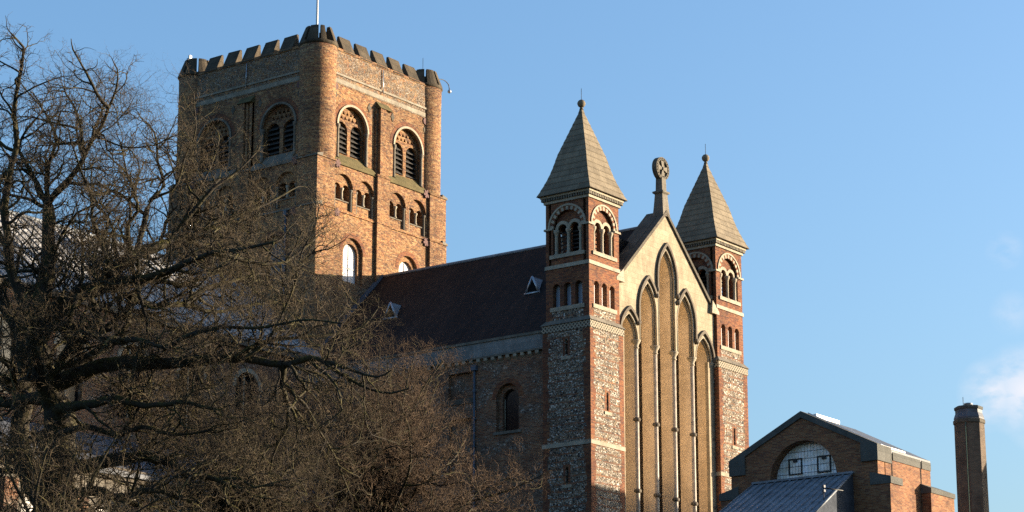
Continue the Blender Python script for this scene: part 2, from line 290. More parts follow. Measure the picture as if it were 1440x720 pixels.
class MB:
    def __init__(s): s.v = []; s.f = []; s.sm = []
    def add(s, vs, fs, smooth=False):
        k = len(s.v); s.v += [tuple(p) for p in vs]; s.f += [tuple(i+k for i in q) for q in fs]; s.sm += [smooth]*len(fs); return s
    def box(s, x0, x1, y0, y1, z0, z1, T=ID):
        vs = [T(x, y, z) for z in (z0, z1) for y in (y0, y1) for x in (x0, x1)]
        return s.add(vs, [(0, 2, 3, 1), (4, 5, 7, 6), (0, 1, 5, 4), (2, 6, 7, 3), (0, 4, 6, 2), (1, 3, 7, 5)])
    def prism(s, poly, o0, o1, T=ID, holes=()):
        """polygon in (u,z), extruded along o"""
        loops = [list(poly)]+[list(h) for h in holes]; flat = [p for l in loops for p in l]; n = len(flat)
        if holes: tri = tessellate_polygon([[Vector((a, b, 0)) for a, b in l] for l in loops])
        else: tri = [tuple(range(n))] if n < 5 else tessellate_polygon([[Vector((a, b, 0)) for a, b in loops[0]]])
        vs = [T(a, o0, b) for a, b in flat]+[T(a, o1, b) for a, b in flat]
        fs = [tuple(t) for t in tri]+[tuple(i+n for i in reversed(t)) for t in tri]
        k = 0
        for l in loops:
            m = len(l)
            for i in range(m): fs.append((k+i, k+(i+1) % m, n+k+(i+1) % m, n+k+i))
            k += m
        return s.add(vs, fs)
    def loft(s, rings, close=True, cap=True, smooth=False):
        m = len(rings[0]); vs = [p for r in rings for p in r]; fs = []
        for i in range(len(rings)-1):
            for j in range(m if close else m-1):
                a = i*m+j; b = i*m+(j+1) % m; fs.append((a, b, b+m, a+m))
        s.add(vs, fs, smooth)
        if cap and close:
            k = len(s.v)-len(vs); s.f.append(tuple(k+j for j in range(m))); s.f.append(tuple(k+(len(rings)-1)*m+j for j in range(m))); s.sm += [False, False]
        return s
    def lathe(s, prof, cx, cy, n=16, smooth=True, rot=0.0):
        return s.loft([[(cx+r*math.cos(rot+2*math.pi*j/n), cy+r*math.sin(rot+2*math.pi*j/n), z) for j in range(n)] for r, z in prof], smooth=smooth)
    def tube(s, pts, rad, n=8, smooth=True):
        P = [Vector(p) for p in pts]; rr = rad if isinstance(rad, (list, tuple)) else [rad]*len(P); rings = []
        t0 = (P[1]-P[0]).normalized(); nn = t0.orthogonal().normalized()
        for i, p in enumerate(P):
            t = (P[min(i+1, len(P)-1)]-P[max(i-1, 0)]).normalized(); nn = (nn-t*nn.dot(t)).normalized(); bb = t.cross(nn)
            rings.append([tuple(p+(nn*math.cos(2*math.pi*j/n)+bb*math.sin(2*math.pi*j/n))*rr[i]) for j in range(n)])
        return s.loft(rings, smooth=smooth)
    def sphere(s, c, r, n=12, m=8):
        rings = [[(c[0]+r*math.sin(math.pi*i/m)*math.cos(2*math.pi*j/n), c[1]+r*math.sin(math.pi*i/m)*math.sin(2*math.pi*j/n), c[2]-r*math.cos(math.pi*i/m)) for j in range(n)] for i in range(1, m)]
        return s.loft(rings, smooth=True)
    def band(s, inner, outer, o0, o1, T=ID):
        """strip between two equal-length open polylines in (u,z), extruded"""
        n = len(inner); vs = [T(a, o, b) for o in (o0, o1) for l in (inner, outer) for a, b in l]; fs = []
        I = lambda o, l, i: o*2*n+l*n+i
        for i in range(n-1):
            fs += [(I(0, 0, i), I(0, 0, i+1), I(0, 1, i+1), I(0, 1, i)), (I(1, 0, i), I(1, 1, i), I(1, 1, i+1), I(1, 0, i+1)),
                   (I(0, 0, i), I(1, 0, i), I(1, 0, i+1), I(0, 0, i+1)), (I(0, 1, i), I(0, 1, i+1), I(1, 1, i+1), I(1, 1, i))]
        for i in (0, n-1): fs.append((I(0, 0, i), I(0, 1, i), I(1, 1, i), I(1, 0, i)))
        return s.add(vs, fs)
    def build(s, name, mat, parent=None, label=None):
        me = bpy.data.meshes.new(name); off = Vector((0, 0, 0))
        if parent is not None: off = BASE[parent.name]
        me.from_pydata([(a-off.x, b-off.y, c-off.z) for a, b, c in s.v], [], s.f); me.polygons.foreach_set('use_smooth', s.sm)
        bm = bmesh.new(); bm.from_mesh(me); bmesh.ops.recalc_face_normals(bm, faces=bm.faces); bm.to_mesh(me); bm.free()
        me.materials.append(M[mat] if isinstance(mat, str) else mat)
        o = bpy.data.objects.new(name, me); COL.objects.link(o)
        if parent is not None: o.parent = parent
        BASE[o.name] = off.copy()
        if label: o['label'] = label
        return o
BASE = {}
def thing(name, label, cat, loc=(0, 0, 0), group=None):
    o = bpy.data.objects.new(name, None); COL.objects.link(o); o.location = loc; o.empty_display_size = .5; BASE[o.name] = Vector(loc)
    return tag(o, label, cat, group)
def tag(o, label, cat, group=None):
    o['label'] = label; o['category'] = cat
    if group: o['group'] = group
    return o

def arch(c, hw, zb, zs, n=14):
    return [(c-hw, zb), (c+hw, zb)]+[(c+hw*math.cos(math.pi*i/n), zs+hw*math.sin(math.pi*i/n)) for i in range(n+1)]
def arcpts(c, r, zs, a0=0.0, a1=180.0, n=20):
    return [(c+r*math.cos(R(a0+(a1-a0)*i/n)), zs+r*math.sin(R(a0+(a1-a0)*i/n))) for i in range(n+1)]
def lancet_curve(c, hw, zs, za, n=12):
    """pointed curve from right springing over the apex to left springing"""
    h = za-zs; rr = (hw*hw+h*h)/(2*hw); am = math.asin(min(1, h/rr)); right = [(c+hw-rr+rr*math.cos(am*i/n), zs+rr*math.sin(am*i/n)) for i in range(n+1)]
    left = [(2*c-a, b) for a, b in reversed(right[:-1])]
    return right+left

# ------------------------------------------------------------------ ground
GZ = 13.3
def ground_z(x, y):
    d = (x-CAM.x)*0.8+(y-CAM.y)*0.6
    t = min(1.0, max(0.0, (d-15)/95.0)); t = t*t*(3-2*t)*0.35+t*0.65
    return -2.9+t*(GZ+2.9)
vs = []; fs = []; nx = 70
xs = [-2500, -900, -400]+[(-300+i*10) for i in range(64)]+[400, 900, 2500]
ys = [-2500, -900, -400]+[(-300+i*10) for i in range(64)]+[400, 900, 2500]
for y in ys:
    for x in xs: vs.append((x, y, ground_z(x, y)))
k = len(xs)
for j in range(len(ys)-1):
    for i in range(k-1): fs.append((j*k+i, j*k+i+1, (j+1)*k+i+1, (j+1)*k+i))
o = MB().add(vs, fs, True).build('ground', 'grass'); o['kind'] = 'structure'

# ------------------------------------------------------------------ crossing tower
TW = thing('crossing_tower', 'tall square brick cathedral tower with battlements, standing behind the dark tiled roof', 'tower', (0, 0, GZ))
Z1, Z2 = 48.35, 44.8
core = MB(); core.box(-6.3, 6.3, -6.3, 6.3, GZ-1, 56.2)
core.build('core', 'dark_inside', TW)
wall = MB(); par = MB()
for side in 'SWNE':
    T = frame(side); vis = side in 'SW'
    # lower stage
    h1 = [arch(c, 1.12, 39.8, 41.97) for c in (-3.1, 3.1)] if vis else []
    h2 = [arch(c, 0.78, 39.8, 41.92) for c in (-3.1, 3.1)] if vis else []
    wall.prism([(-5.35, GZ-1), (5.35, GZ-1), (5.35, Z2), (-5.35, Z2)], 6.86, 7.07, T, h1)
    wall.prism([(-5.35, GZ-1), (5.35, GZ-1), (5.35, Z2), (-5.35, Z2)], 6.3, 6.86, T, h2)
    # arcade stage
    A = (-4.15, -1.8, 1.8, 4.15)
    h1 = [arch(c, 0.98, 44.95, 46.62) for c in A] if vis else []
    h2 = [arch(c+d, 0.36, 45.7, 46.55, 10) for c in A for d in (-0.47, 0.47)] if vis else []
    wall.prism([(-5.35, Z2), (5.35, Z2), (5.35, Z1), (-5.35, Z1)], 6.83, 7.05, T, h1)
    wall.prism([(-5.35, Z2), (5.35, Z2), (5.35, Z1), (-5.35, Z1)], 6.3, 6.83, T, h2)
    # belfry stage
    h1 = [arch(c, 1.62, 48.6, 51.25, 20) for c in (-3.15, 3.15)] if vis else []
    h2 = []
    if vis:
        for c in (-3.15, 3.15):
            h2 += [arch(c+d, 0.65, 49.25, 51.02, 12) for d in (-0.82, 0.82)]
            for rowi, (zz, cnt) in enumerate(((52.02, 5), (52.38, 4))):
                for q in range(cnt):
                    uu = c+(q-(cnt-1)/2)*0.40; s_ = 0.14
                    h2.append([(uu-s_, zz-0.12), (uu+s_, zz-0.12), (uu, zz+0.17)])
    wall.prism([(-5.6, Z1), (5.6, Z1), (5.6, 54.2), (-5.6, 54.2)], 6.56, 6.9, T, h1)
    wall.prism([(-5.6, Z1), (5.6, Z1), (5.6, 54.2), (-5.6, 54.2)], 6.3, 6.56, T, h2)
    par.box(-5.6, 5.6, 6.3, 6.93, 54.2, 56.72, T)
for sx in (-1, 1):
    for sy in (-1, 1):
        wall.box(*sorted((sx*5.35, sx*7.3)), *sorted((sy*5.35, sy*7.3)), GZ-1, Z2-0.04)
        wall.box(*sorted((sx*5.36, sx*7.26)), *sorted((sy*5.36, sy*7.26)), Z2-0.04, Z1)
wall.build('wall', 'brick', TW); par.build('parapet', 'rubble', TW)
for side in 'SWNE':
    T = frame(side); vis = side in 'SW'
    pl = MB().box(-0.72, 0.72, 6.9, 7.3, GZ-1, Z2-0.05, T).box(-0.68, 0.68, 6.9, 7.27, Z2-0.05, Z1, T)
    pl.box(-0.5, 0.12, 6.8, 7.32, Z1, 53.45, T).box(0.22, 0.40, 6.8, 7.2, Z1, 53.45, T).box(0.5, 0.72, 6.8, 7.12, Z1, 53.45, T).box(-0.72, 0.72, 6.8, 7.05, Z1, 53.45, T)
    pl.build('pilaster', 'brick', TW)
    MB().add([T(a, b, c_) for a, b, c_ in ((-0.6, 7.4, 53.45), (0.78, 7.4, 53.45), (0.78, 6.85, 54.1), (-0.6, 6.85, 54.1), (-0.6, 6.85, 53.45), (0.78, 6.85, 53.45))],
             [(0, 1, 2, 3), (0, 4, 5, 1), (3, 2, 5, 4), (0, 3, 4), (1, 5, 2)]).build('pilaster_cap', 'mossy_sill', TW)
    # string courses
    st = MB()
    dzs = {'S': 0, 'W': .006, 'N': .012, 'E': .018}[side]
    for z, hw in ((Z2+dzs, 7.37+dzs*.3), (Z1+dzs, 7.34+dzs*.3)):
        for a, b, oo in ((-hw, -5.3, hw), (5.3, hw, hw), (-0.76, 0.76, hw-0.02), (-5.3, -0.76, hw-0.22), (0.76, 5.3, hw-0.22)):
            st.add([T(u, o_, zz) for u in (a, b) for o_, zz in ((hw-0.6, z-0.09), (oo, z-0.09), (oo, z+0.03), (hw-0.6, z+0.2))],
                   [(0, 1, 2, 3), (4, 7, 6, 5), (0, 4, 5, 1), (1, 5, 6, 2), (2, 6, 7, 3), (3, 7, 4, 0)])
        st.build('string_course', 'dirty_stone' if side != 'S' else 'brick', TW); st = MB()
    bd = MB().box(-5.6, 5.6, 6.9, 6.955, 54.28, 54.62, T).box(-5.6, 5.6, 6.9, 7.0, 54.88, 55.02, T)
    bd.build('plaster_band', 'plaster_band', TW)
    MB().box(-5.6, 5.6, 6.25, 6.98, 56.72, 56.92, T).build('coping', 'brick', TW)
    for i in range(-2, 3):
        u = i*1.86
        j = random.Random(i+ord(side)).uniform(-.03, .03)
        mb = MB(); hw = 0.63
        mb.add([T(u+a, b, c_) for a, b, c_ in ((-hw, 7.03, 56.78), (hw, 7.03, 56.78), (hw, 6.22, 56.78), (-hw, 6.22, 56.78), (-hw+.02+j, 6.44, 58.08+j), (hw-.02, 6.44, 58.08), (hw-.02, 6.28, 58.06), (-hw+.02, 6.28, 58.06+j))],
               [(0, 1, 5, 4), (1, 2, 6, 5), (2, 3, 7, 6), (3, 0, 4, 7), (4, 5, 6, 7), (0, 3, 2, 1)])
        mb.build('merlon', 'merlon_stone', TW)
    if not vis: continue
    for c in (-3.1, 3.1):
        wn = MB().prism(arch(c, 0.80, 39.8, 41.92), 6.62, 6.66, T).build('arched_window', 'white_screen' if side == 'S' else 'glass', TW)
        fr = MB().box(c-0.78, c+0.78, 6.66, 6.70, 40.9, 40.96, T).box(c-0.02, c+0.02, 6.66, 6.70, 39.8, 42.6, T)
        fr.build('glazing_bar', 'lead', wn)
        MB().band(arcpts(c, 1.13, 41.97), arcpts(c, 1.45, 41.97), 7.0, 7.085, T).build('arch_ring', 'redbrick', TW)
    for c in A:
        aw = MB().band(arcpts(c, 0.99, 46.62), arcpts(c, 1.17, 46.62), 6.98, 7.062, T).build('arcade_arch', 'brick', TW)
        sh = MB()
        sh.lathe([(0.13, 45.72), (0.13, 45.8), (0.085, 45.84), (0.085, 46.38), (0.15, 46.5), (0.15, 46.6)], *T(c, 6.86, 0)[:2], 10)
        sh.build('shaft', 'trim_stone', aw)
        for d in (-0.9, 0.9): MB().lathe([(0.12, 44.98), (0.1, 45.1), (0.1, 46.42), (0.15, 46.52), (0.15, 46.62)], *T(c+d, 6.92, 0)[:2], 8).build('jamb_shaft', 'dirty_stone', aw)
        MB().box(c-0.86, c+0.86, 6.83, 6.9, 45.62, 45.7, T).build('sill', 'dirty_stone', aw)
    for c in (-3.15, 3.15):
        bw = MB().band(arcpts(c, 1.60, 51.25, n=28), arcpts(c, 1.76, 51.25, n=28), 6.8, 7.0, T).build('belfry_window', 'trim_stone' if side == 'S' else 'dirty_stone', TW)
        for d in (-1.58, 1.58):
            x, y, _ = T(c+d, 6.86, 0); MB().lathe([(0.17, 48.75), (0.13, 48.9), (0.12, 50.95), (0.19, 51.1), (0.19, 51.25)], x, y, 10).build('jamb_shaft', 'dirty_stone', bw)
        MB().band(arcpts(c, 1.77, 51.25, n=28), arcpts(c, 2.1, 51.25, n=28), 6.85, 6.915, T).build('arch_ring', 'redbrick', bw)
        x, y, _ = T(c, 6.62, 0)
        for d in (-0.82, 0.82):
            MB().prism(arch(c+d, 0.66, 49.2, 51.02), 6.305, 6.33, T).build('opening', 'dark_inside', bw)
            for q in range(6):
                z = 49.35+q*0.36; hw_ = 0.6 if z < 50.9 else 0.42
                MB().add([T(c+d+a, b, c_) for a in (-hw_, hw_) for b, c_ in ((6.34, z+0.2), (6.53, z), (6.53, z+0.035), (6.34, z+0.235))],
                         [(0, 1, 2, 3), (4, 7, 6, 5), (0, 4, 5, 1), (1, 5, 6, 2), (2, 6, 7, 3), (3, 7, 4, 0)]).build('louvre_slat', 'louvre_wood', bw)
    for a, b in ((-5.2, -0.8), (0.8, 5.2)):
        MB().add([T(u, o_, z) for u in (a, b) for o_, z in ((6.4, 48.2), (7.16, 48.2), (7.16, 48.42), (6.56, 49.22), (6.4, 49.22))],
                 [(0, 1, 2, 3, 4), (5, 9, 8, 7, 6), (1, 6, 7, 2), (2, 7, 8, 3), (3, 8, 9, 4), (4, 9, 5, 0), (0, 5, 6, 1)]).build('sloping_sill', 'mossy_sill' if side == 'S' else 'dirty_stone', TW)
    # diamond recess plaques and iron tie plates
    for (u, z, k) in ((-5.1, 53.35, 1), (-5.1, 53.95, 0), (-1.35, 53.3, 1), (1.3, 53.3, 1), (5.1, 53.3, 1), (5.1, 53.95, 0)):
        if k: MB().prism([(u-0.2, z), (u, z-0.36), (u+0.2, z), (u, z+0.36)], 6.9, 6.94, T).build('diamond_plaque', 'coping_stone', TW)
        else: u and MB().prism(arcpts(u, 0.27, z, 0, 315, 7), 6.9, 6.98, T).build('tie_plate', 'tie_plate', TW)
    for (u, z) in ((-5.0, Z1-0.15), (5.05, Z1-0.1), (-5.0, Z2-0.2), (5.05, Z2-0.25)):
        tp = MB()
        for q in range(3):
            a0 = q*math.pi/3+0.2; dx, dz = math.cos(a0), math.sin(a0)
            tp.prism([(u-dx*.32-dz*.09, z-dz*.32+dx*.09), (u-dx*.32+dz*.09, z-dz*.32-dx*.09), (u+dx*.32+dz*.09, z+dz*.32-dx*.09), (u+dx*.32-dz*.09, z+dz*.32+dx*.09)], 7.1, 7.2+q*.004, T)
        tp.build('tie_plate', 'tie_plate', TW)
# round corner turrets of the belfry stage
RT, RC = 1.32, 6.02
for sx in (-1, 1):
    for sy in (-1, 1):
        cx, cy = sx*RC, sy*RC
        t = MB().lathe([(RT+.02, Z1-0.02), (RT, Z1+0.2), (RT, 55.3), (RT+0.03, 56.75)], cx, cy, 28).build('corner_turret', 'brick', TW)
        MB().lathe([(RT+0.02, 56.75), (RT+0.12, 56.85), (RT+0.12, 57.0), (RT-.25, 57.0)], cx, cy, 16).build('coping', 'merlon_stone', t)
        mb = MB()
        for q in range(8):
            a0 = q*math.pi/4+0.08; a1 = a0+math.pi/4-0.16
            if q in (5,) and sx < 0 and sy < 0: a1 = a0+0.3
            ring = lambda r_, z_: [(cx+r_*math.cos(a0+(a1-a0)*i/3), cy+r_*math.sin(a0+(a1-a0)*i/3), z_) for i in range(4)]
            A_, B_, C_, D_ = ring(RT+.1, 57.0), ring(RT-.36, 58.22), ring(RT-.62, 58.2), ring(RT-.68, 57.0)
            vsx = A_+B_+C_+D_; fx = []
            for i in range(3):
                for l in range(4): fx.append((l*4+i, l*4+i+1, ((l+1) % 4)*4+i+1, ((l+1) % 4)*4+i))
            fx += [(0, 4, 8, 12), (3, 15, 11, 7)]
            mb.add(vsx, fx)
        mb.build('turret_crown', 'merlon_stone', t)
MB().prism([(-6.3, 56.3), (6.3, 56.3), (6.3, 56.5), (-6.3, 56.5)], -6.3, 6.3).build('roof', 'lead', TW)
dp = MB(); T = frame('W')
dp.tube([T(4.3, 7.16, z) for z in (GZ, 30, 44.4)], 0.075, 8); dp.box(4.15, 4.45, 7.07, 7.3, 44.3, 44.7, T); dp.build('drainpipe', 'pipe_paint', TW)
for side in 'SW':
    T = frame(side); MB().tube([T(0.05 if side == 'S' else -.05, 7.0, 56.6), T(0.05 if side == 'S' else -.05, 7.06, 54.7)], 0.035, 6).build('lightning_strip', 'zinc', TW)

fp = thing('flagpole', 'white flagpole rising from the near corner of the battlemented tower', 'flagpole', (-6.55, -6.3, 56.9))
MB().lathe([(0.10, 56.9), (0.10, 57.9), (0.085, 58.0), (0.075, 64.0)], -6.55, -6.3, 10).build('pole', 'white_paint', fp)
MB().box(-6.7, -6.4, -6.45, -6.15, 56.9, 57.35).build('base_bracket', 'white_paint', fp)
MB().sphere((-6.55, -6.3, 64.05), 0.13).build('finial', 'white_paint', fp)
sl = thing('swan_neck_lamp', 'small swan neck floodlight on the far right corner of the brick tower', 'lamp', (6.9, -6.3, 56.9))
pts = [(6.75, -6.3, 57.0), (6.85, -6.3, 57.7)]+[(8.0-0.75*math.cos(a), -6.3, 57.75+0.42*math.sin(a)) for a in [R(20*i) for i in range(1, 9)]]+[(8.78, -6.3, 57.55)]
MB().tube(pts, 0.035, 6).build('arm', 'iron', sl); MB().lathe([(0.06, 57.6), (0.14, 57.5), (0.15, 57.38), (0.05, 57.3)], 8.78, -6.3, 10).build('lamp_head', 'zinc', sl)
ae = thing('roof_aerial', 'thin upright aerial rod by the right corner of the tower battlements', 'aerial', (5.9, -6.0, 57))
MB().tube([(5.9, -6.0, 57), (5.9, -6.0, 59.4)], 0.018, 5).build('rod', 'iron', ae); MB().box(5.8, 6.0, -6.1, -5.9, 56.9, 57.1).build('base', 'iron', ae)
bx = thing('antenna_box', 'white antenna box poking up at the left corner of the tower', 'antenna', (-6.5, 6.4, 56.9))
MB().box(-6.62, -6.38, 6.28, 6.42, 56.9, 58.7).build('mast', 'white_paint', bx); MB().box(-6.6, -6.45, 6.5, 6.62, 57.0, 58.5).build('panel', 'zinc', bx)

# ------------------------------------------------------------------ south transept
TR = thing('south_transept', 'transept with dark tiled roof and pale stone gable front of five tall lancet windows', 'building', (0, -20, GZ))
XW = 8.6; T = frame('W', 0, 0)    # u = -y
wl = MB()
hw1 = arch(25.0, 0.92, 26.4, 28.55); hw2 = arch(25.02, 0.64, 26.4, 28.5)
wl.prism([(7.07, GZ-1), (28.4, GZ-1), (28.4, 31.35), (7.07, 31.35)], XW-0.28, XW, T, [hw1, [(20.2, 28.9), (22.15, 28.9), (22.15, 30.6), (20.2, 30.6)], [(20.3, 23.0), (22.1, 23.0), (22.1, 27.6), (20.3, 27.6)]])
wl.prism([(7.07, GZ-1), (28.4, GZ-1), (28.4, 31.35), (7.07, 31.35)], XW-0.6, XW-0.28, T, [hw2])
wl.box(-XW+0.6, XW, -30.2, -7.07, GZ-1, 31.3)
wl.build('wall', 'mixwall', TR)
MB().band(arcpts(25.0, 0.93, 28.55), arcpts(25.0, 1.25, 28.55), XW-.05, XW+0.012, T).build('arch_ring', 'redbrick', TR)
wn = MB().prism(hw2, XW-0.56, XW-0.52, T).build('side_window', 'glass', TR); MB().tube([T(24.42, XW-.5, 26.5), T(24.42, XW-.5, 28.6)], 0.03, 6).build('frame', 'trim_stone', wn)
MB().box(23.9, 26.1, XW-.05, XW+0.1, 26.22, 26.4, T).build('window_sill', 'dirty_stone', TR)
MB().box(20.1, 22.3, XW-.2, XW+0.06, 28.55, 28.88, T).build('lintel', 'coping_stone', TR)
pb = MB().box(7.07, 28.3, XW-0.5, XW+0.12, 31.42, 32.35, T).build('parapet', 'grey_parapet', TR)
MB().box(7.07, 28.3, XW-0.5, XW+0.2, 32.35, 32.52, T).build('parapet_coping', 'dirty_stone', TR)
MB().box(7.07, 28.3, XW-0.3, XW+0.2, 31.3, 31.42, T).build('cornice', 'dirty_stone', TR)
for i in range(36):
    u = 28.0-i*0.585
    MB().add([T(u+a, b, c_) for a in (-0.13, 0.13) for b, c_ in ((XW-.05, 31.3), (XW+0.19, 31.3), (XW+0.17, 31.12), (XW-.05, 30.95))], [(0, 1, 2, 3), (4, 7, 6, 5), (0, 4, 5, 1), (1, 5, 6, 2), (2, 6, 7, 3), (3, 7, 4, 0)]).build('corbel', 'trim_stone', TR)
dp = MB().tube([T(22.4, XW+0.1, z) for z in (GZ, 20, 30.6)], 0.07, 8).box(22.2, 22.6, XW, XW+0.25, 30.6, 30.95, T)
for z in (29.2, 27.4, 25.6, 23.8): dp.box(22.29, 22.51, XW, XW+0.19, z, z+0.09, T)
dp.build('drainpipe', 'pipe_paint', TR)
# roof
ZR, SLP = 40.85, 0.985
def rz(x): return ZR-abs(x)*SLP
rf = MB(); xs_ = [-8.4, -6, -4, -2, 0, 2, 4, 6, 8.4]
prof = [(x, rz(x)) for x in xs_]; 
rng = random.Random(4)
ring = []
NY = 16
for j in range(NY+1):
    y = -7.0-(30.9-7.0)*j/NY
    ring.append([(x, y, z+(0 if abs(x) < .1 else rng.uniform(-.03, .03))-0.05*math.sin(math.pi*j/NY)*(1 if x == 0 else 0.6)) for x, z in prof])
rf.loft(ring, close=False); 
rf.loft([[(x, -7.05, z-0.25) for x, z in prof], [(x, -30.9, z-0.25) for x, z in prof]], close=False)
roof = rf.build('roof', 'tiles', TR)
MB().tube([(0, -7.0, ZR+.03), (0, -14, ZR), (0, -22, ZR-.02), (0, -30.9, ZR+.03)], 0.12, 8).build('ridge_capping', 'lead', roof)
vg = MB()
for s in (-1, 1):
    vg.loft([[(s*x, y_, rz(x)+zz) for y_, zz in ((-7.05, 0), (-7.05, .22), (-7.4, .22), (-7.4, 0))] for x in (0.05, 2.5, 5, 8.6)])
vg.build('verge_flashing', 'dark_lead', roof)
for yc in (-24.05, -11.95):
    x0 = -4.66; zb = rz(4.66)+.02; hw = .53; hh = 1.12; xb = x0+hh/SLP
    dm = MB().add([(x0, yc-hw, zb), (x0, yc+hw, zb), (x0, yc, zb+hh), (xb, yc, zb+hh)], [(0, 1, 2), (0, 2, 3), (1, 3, 2)]).build('roof_vent', 'lead', roof)
    fr = MB(); 
    for a, b in (((x0-.03, yc-hw, zb), (x0-.03, yc, zb+hh)), ((x0-.03, yc+hw, zb), (x0-.03, yc, zb+hh)), ((x0-.03, yc-hw-.1, zb), (x0-.03, yc+hw+.1, zb))): fr.tube([a, b], 0.07, 6)
    fr.build('frame', 'zinc', dm)
    MB().add([(x0-.02, yc-hw*.75, zb+.1), (x0-.02, yc+hw*.75, zb+.1), (x0-.02, yc, zb+hh*.8)], [(0, 1, 2)]).build('opening', 'dark_inside', dm)

# gable front
YA0, YA1 = 31.25, 31.5                       # outward distance of the front order
YB = 30.35
T = frame('S')
bays = [(-4.4, 32.4, 33.95), (-2.2, 34.5, 36.4), (0.0, 37.0, 39.05), (2.2, 34.5, 36.4), (4.4, 32.4, 33.95)]
GL, GA = 36.0, 41.4
def notched(hw, zbot, dz, oh):
    p = [(-oh, zbot), (-oh, GL), (0, GA), (oh, GL), (oh, zbot)]
    for c, zs, za in reversed(bays):
        cv = lancet_curve(c, hw, zs, za-dz); 
        p += [(c+hw, zbot)]+([] if abs(zs-zbot) < .06 else [])+cv[(1 if abs(zs-zbot) < .001 else 0):(-1 if abs(zs-zbot) < .001 else None)]+[(c-hw, zbot)]
    return p
gf = MB().prism(notched(0.97, 32.36, 0.0, 5.75), YA0, YA1, T)
gf.build('gable_wall', 'ashlar', TR)
MB().prism(notched(0.90, GZ-1, 0.22, 5.75), YB, YA0, T).build('window_pier', 'jamb_stone', TR)
MB().box(-5.75, 5.75, YB-0.3, YB, GZ, 39.2, T).build('lancet_glass', 'glass', TR)
for x, L in ((-5.35, 1), (5.35, 1)): MB().box(x-.4, x+.4, YA0-.02, YA1-.03, GZ-1, 32.36, T).build('jamb_wall', 'ashlar', TR)
for i, (c, zs, za) in enumerate(bays):
    cv = lancet_curve(c, 1.24, zs, za+0.46, 16); ci = lancet_curve(c, 1.08, zs, za+0.24, 16)
    leg = 0.9 if c == 0 else (0.0)
    if c == 0: keep = list(range(len(cv)))
    else:
        lim = 1.02
        keep = [k_ for k_, (a, b) in enumerate(cv) if (a-c)*(-1 if c > 0 else 1) < lim]
    O_ = [cv[k_] for k_ in keep]; I_ = [ci[k_] for k_ in keep]
    if c == 0: O_ = [(c+1.24, zs-leg)]+O_+[(c-1.24, zs-leg)]; I_ = [(c+1.08, zs-leg)]+I_+[(c-1.08, zs-leg)]
    elif c < 0: O_ = O_+[(c-1.24, zs-1.0 if abs(c) < 3 else zs)]; I_ = I_+[(c-1.08, zs-1.0 if abs(c) < 3 else zs)]
    else: O_ = [(c+1.24, zs-1.0 if abs(c) < 3 else zs)]+O_; I_ = [(c+1.08, zs-1.0 if abs(c) < 3 else zs)]+I_
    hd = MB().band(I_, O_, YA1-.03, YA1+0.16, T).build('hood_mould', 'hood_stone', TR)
    sp = MB()
    for a, b in (O_[0], O_[-1]):
        if b < 32.6: continue
        sp.sphere(T(a-(0.05 if a > c else -0.05), YA1+0.08, b), 0.17, 10, 8)
    if sp.v: sp.build('label_stop', 'hood_stone', hd)
    rl = MB()
    for hw_, dz_, oo, rr in ((0.97, 0.02, YA1-.02, 0.055), (0.93, 0.12, YA0+.06, 0.05), (0.90, 0.22, YA0-.02, 0.05)):
        pt = [(c+hw_, max(32.4, min(zs, 32.4)))]+lancet_curve(c, hw_, zs, za-dz_, 12)+[(c-hw_, 32.4)]
        if abs(zs-32.4) < .01: pt = pt[1:-1]
        rl.tube([T(a, oo, b) for a, b in pt], rr, 6)
    rl.build('arch_moulding', 'trim_stone', TR)
for xi in (-5.5, -3.3, -1.1, 1.1, 3.3, 5.5):
    oo = 31.27; xi -= .03
    s = MB(); s.lathe([(0.145, GZ), (0.145, 31.9)], xi, -oo, 14); s = s.build('shaft', 'shaft_stone', TR)
    MB().lathe([(0.15, 31.82), (0.2, 31.86), (0.2, 31.9), (0.16, 31.95), (0.19, 32.1), (0.28, 32.22), (0.28, 32.27), (0.32, 32.30), (0.32, 32.38), (0.2, 32.385)], xi, -oo, 14).build('capital', 'trim_stone', s)
    for zb in (27.22, 22.66, 18.1):
        MB().lathe([(0.15, zb-.14), (0.23, zb-.08), (0.25, zb), (0.23, zb+.08), (0.15, zb+.14)], xi, -oo, 14).build('shaft_ring', 'hood_stone', s)
# coping
for s in (-1, 1):
    cp = MB()
    for k_, (y0, y1, th) in enumerate(((31.64, 31.14, .20), (31.14, 30.58, .23), (30.58, 30.02, .20))):
        pz = [(s*5.72, GL-.12), (s*5.72, GL-.12+th*1.35), (0, GA+.03+th*1.35), (0, GA+.03)]
        cp.prism(pz, y1+0.004, y0-0.004, T)
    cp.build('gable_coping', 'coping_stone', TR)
    MB().add([T(s*a, b, c_) for b in (30.05, 31.74) for a, c_ in ((5.2, GL-.25), (6.1, GL-.25), (6.1, GL-.05), (5.3, GL+.62))], [(0, 1, 2, 3), (4, 7, 6, 5), (0, 4, 5, 1), (1, 5, 6, 2), (2, 6, 7, 3), (3, 7, 4, 0)]).build('kneeler', 'trim_stone', TR)
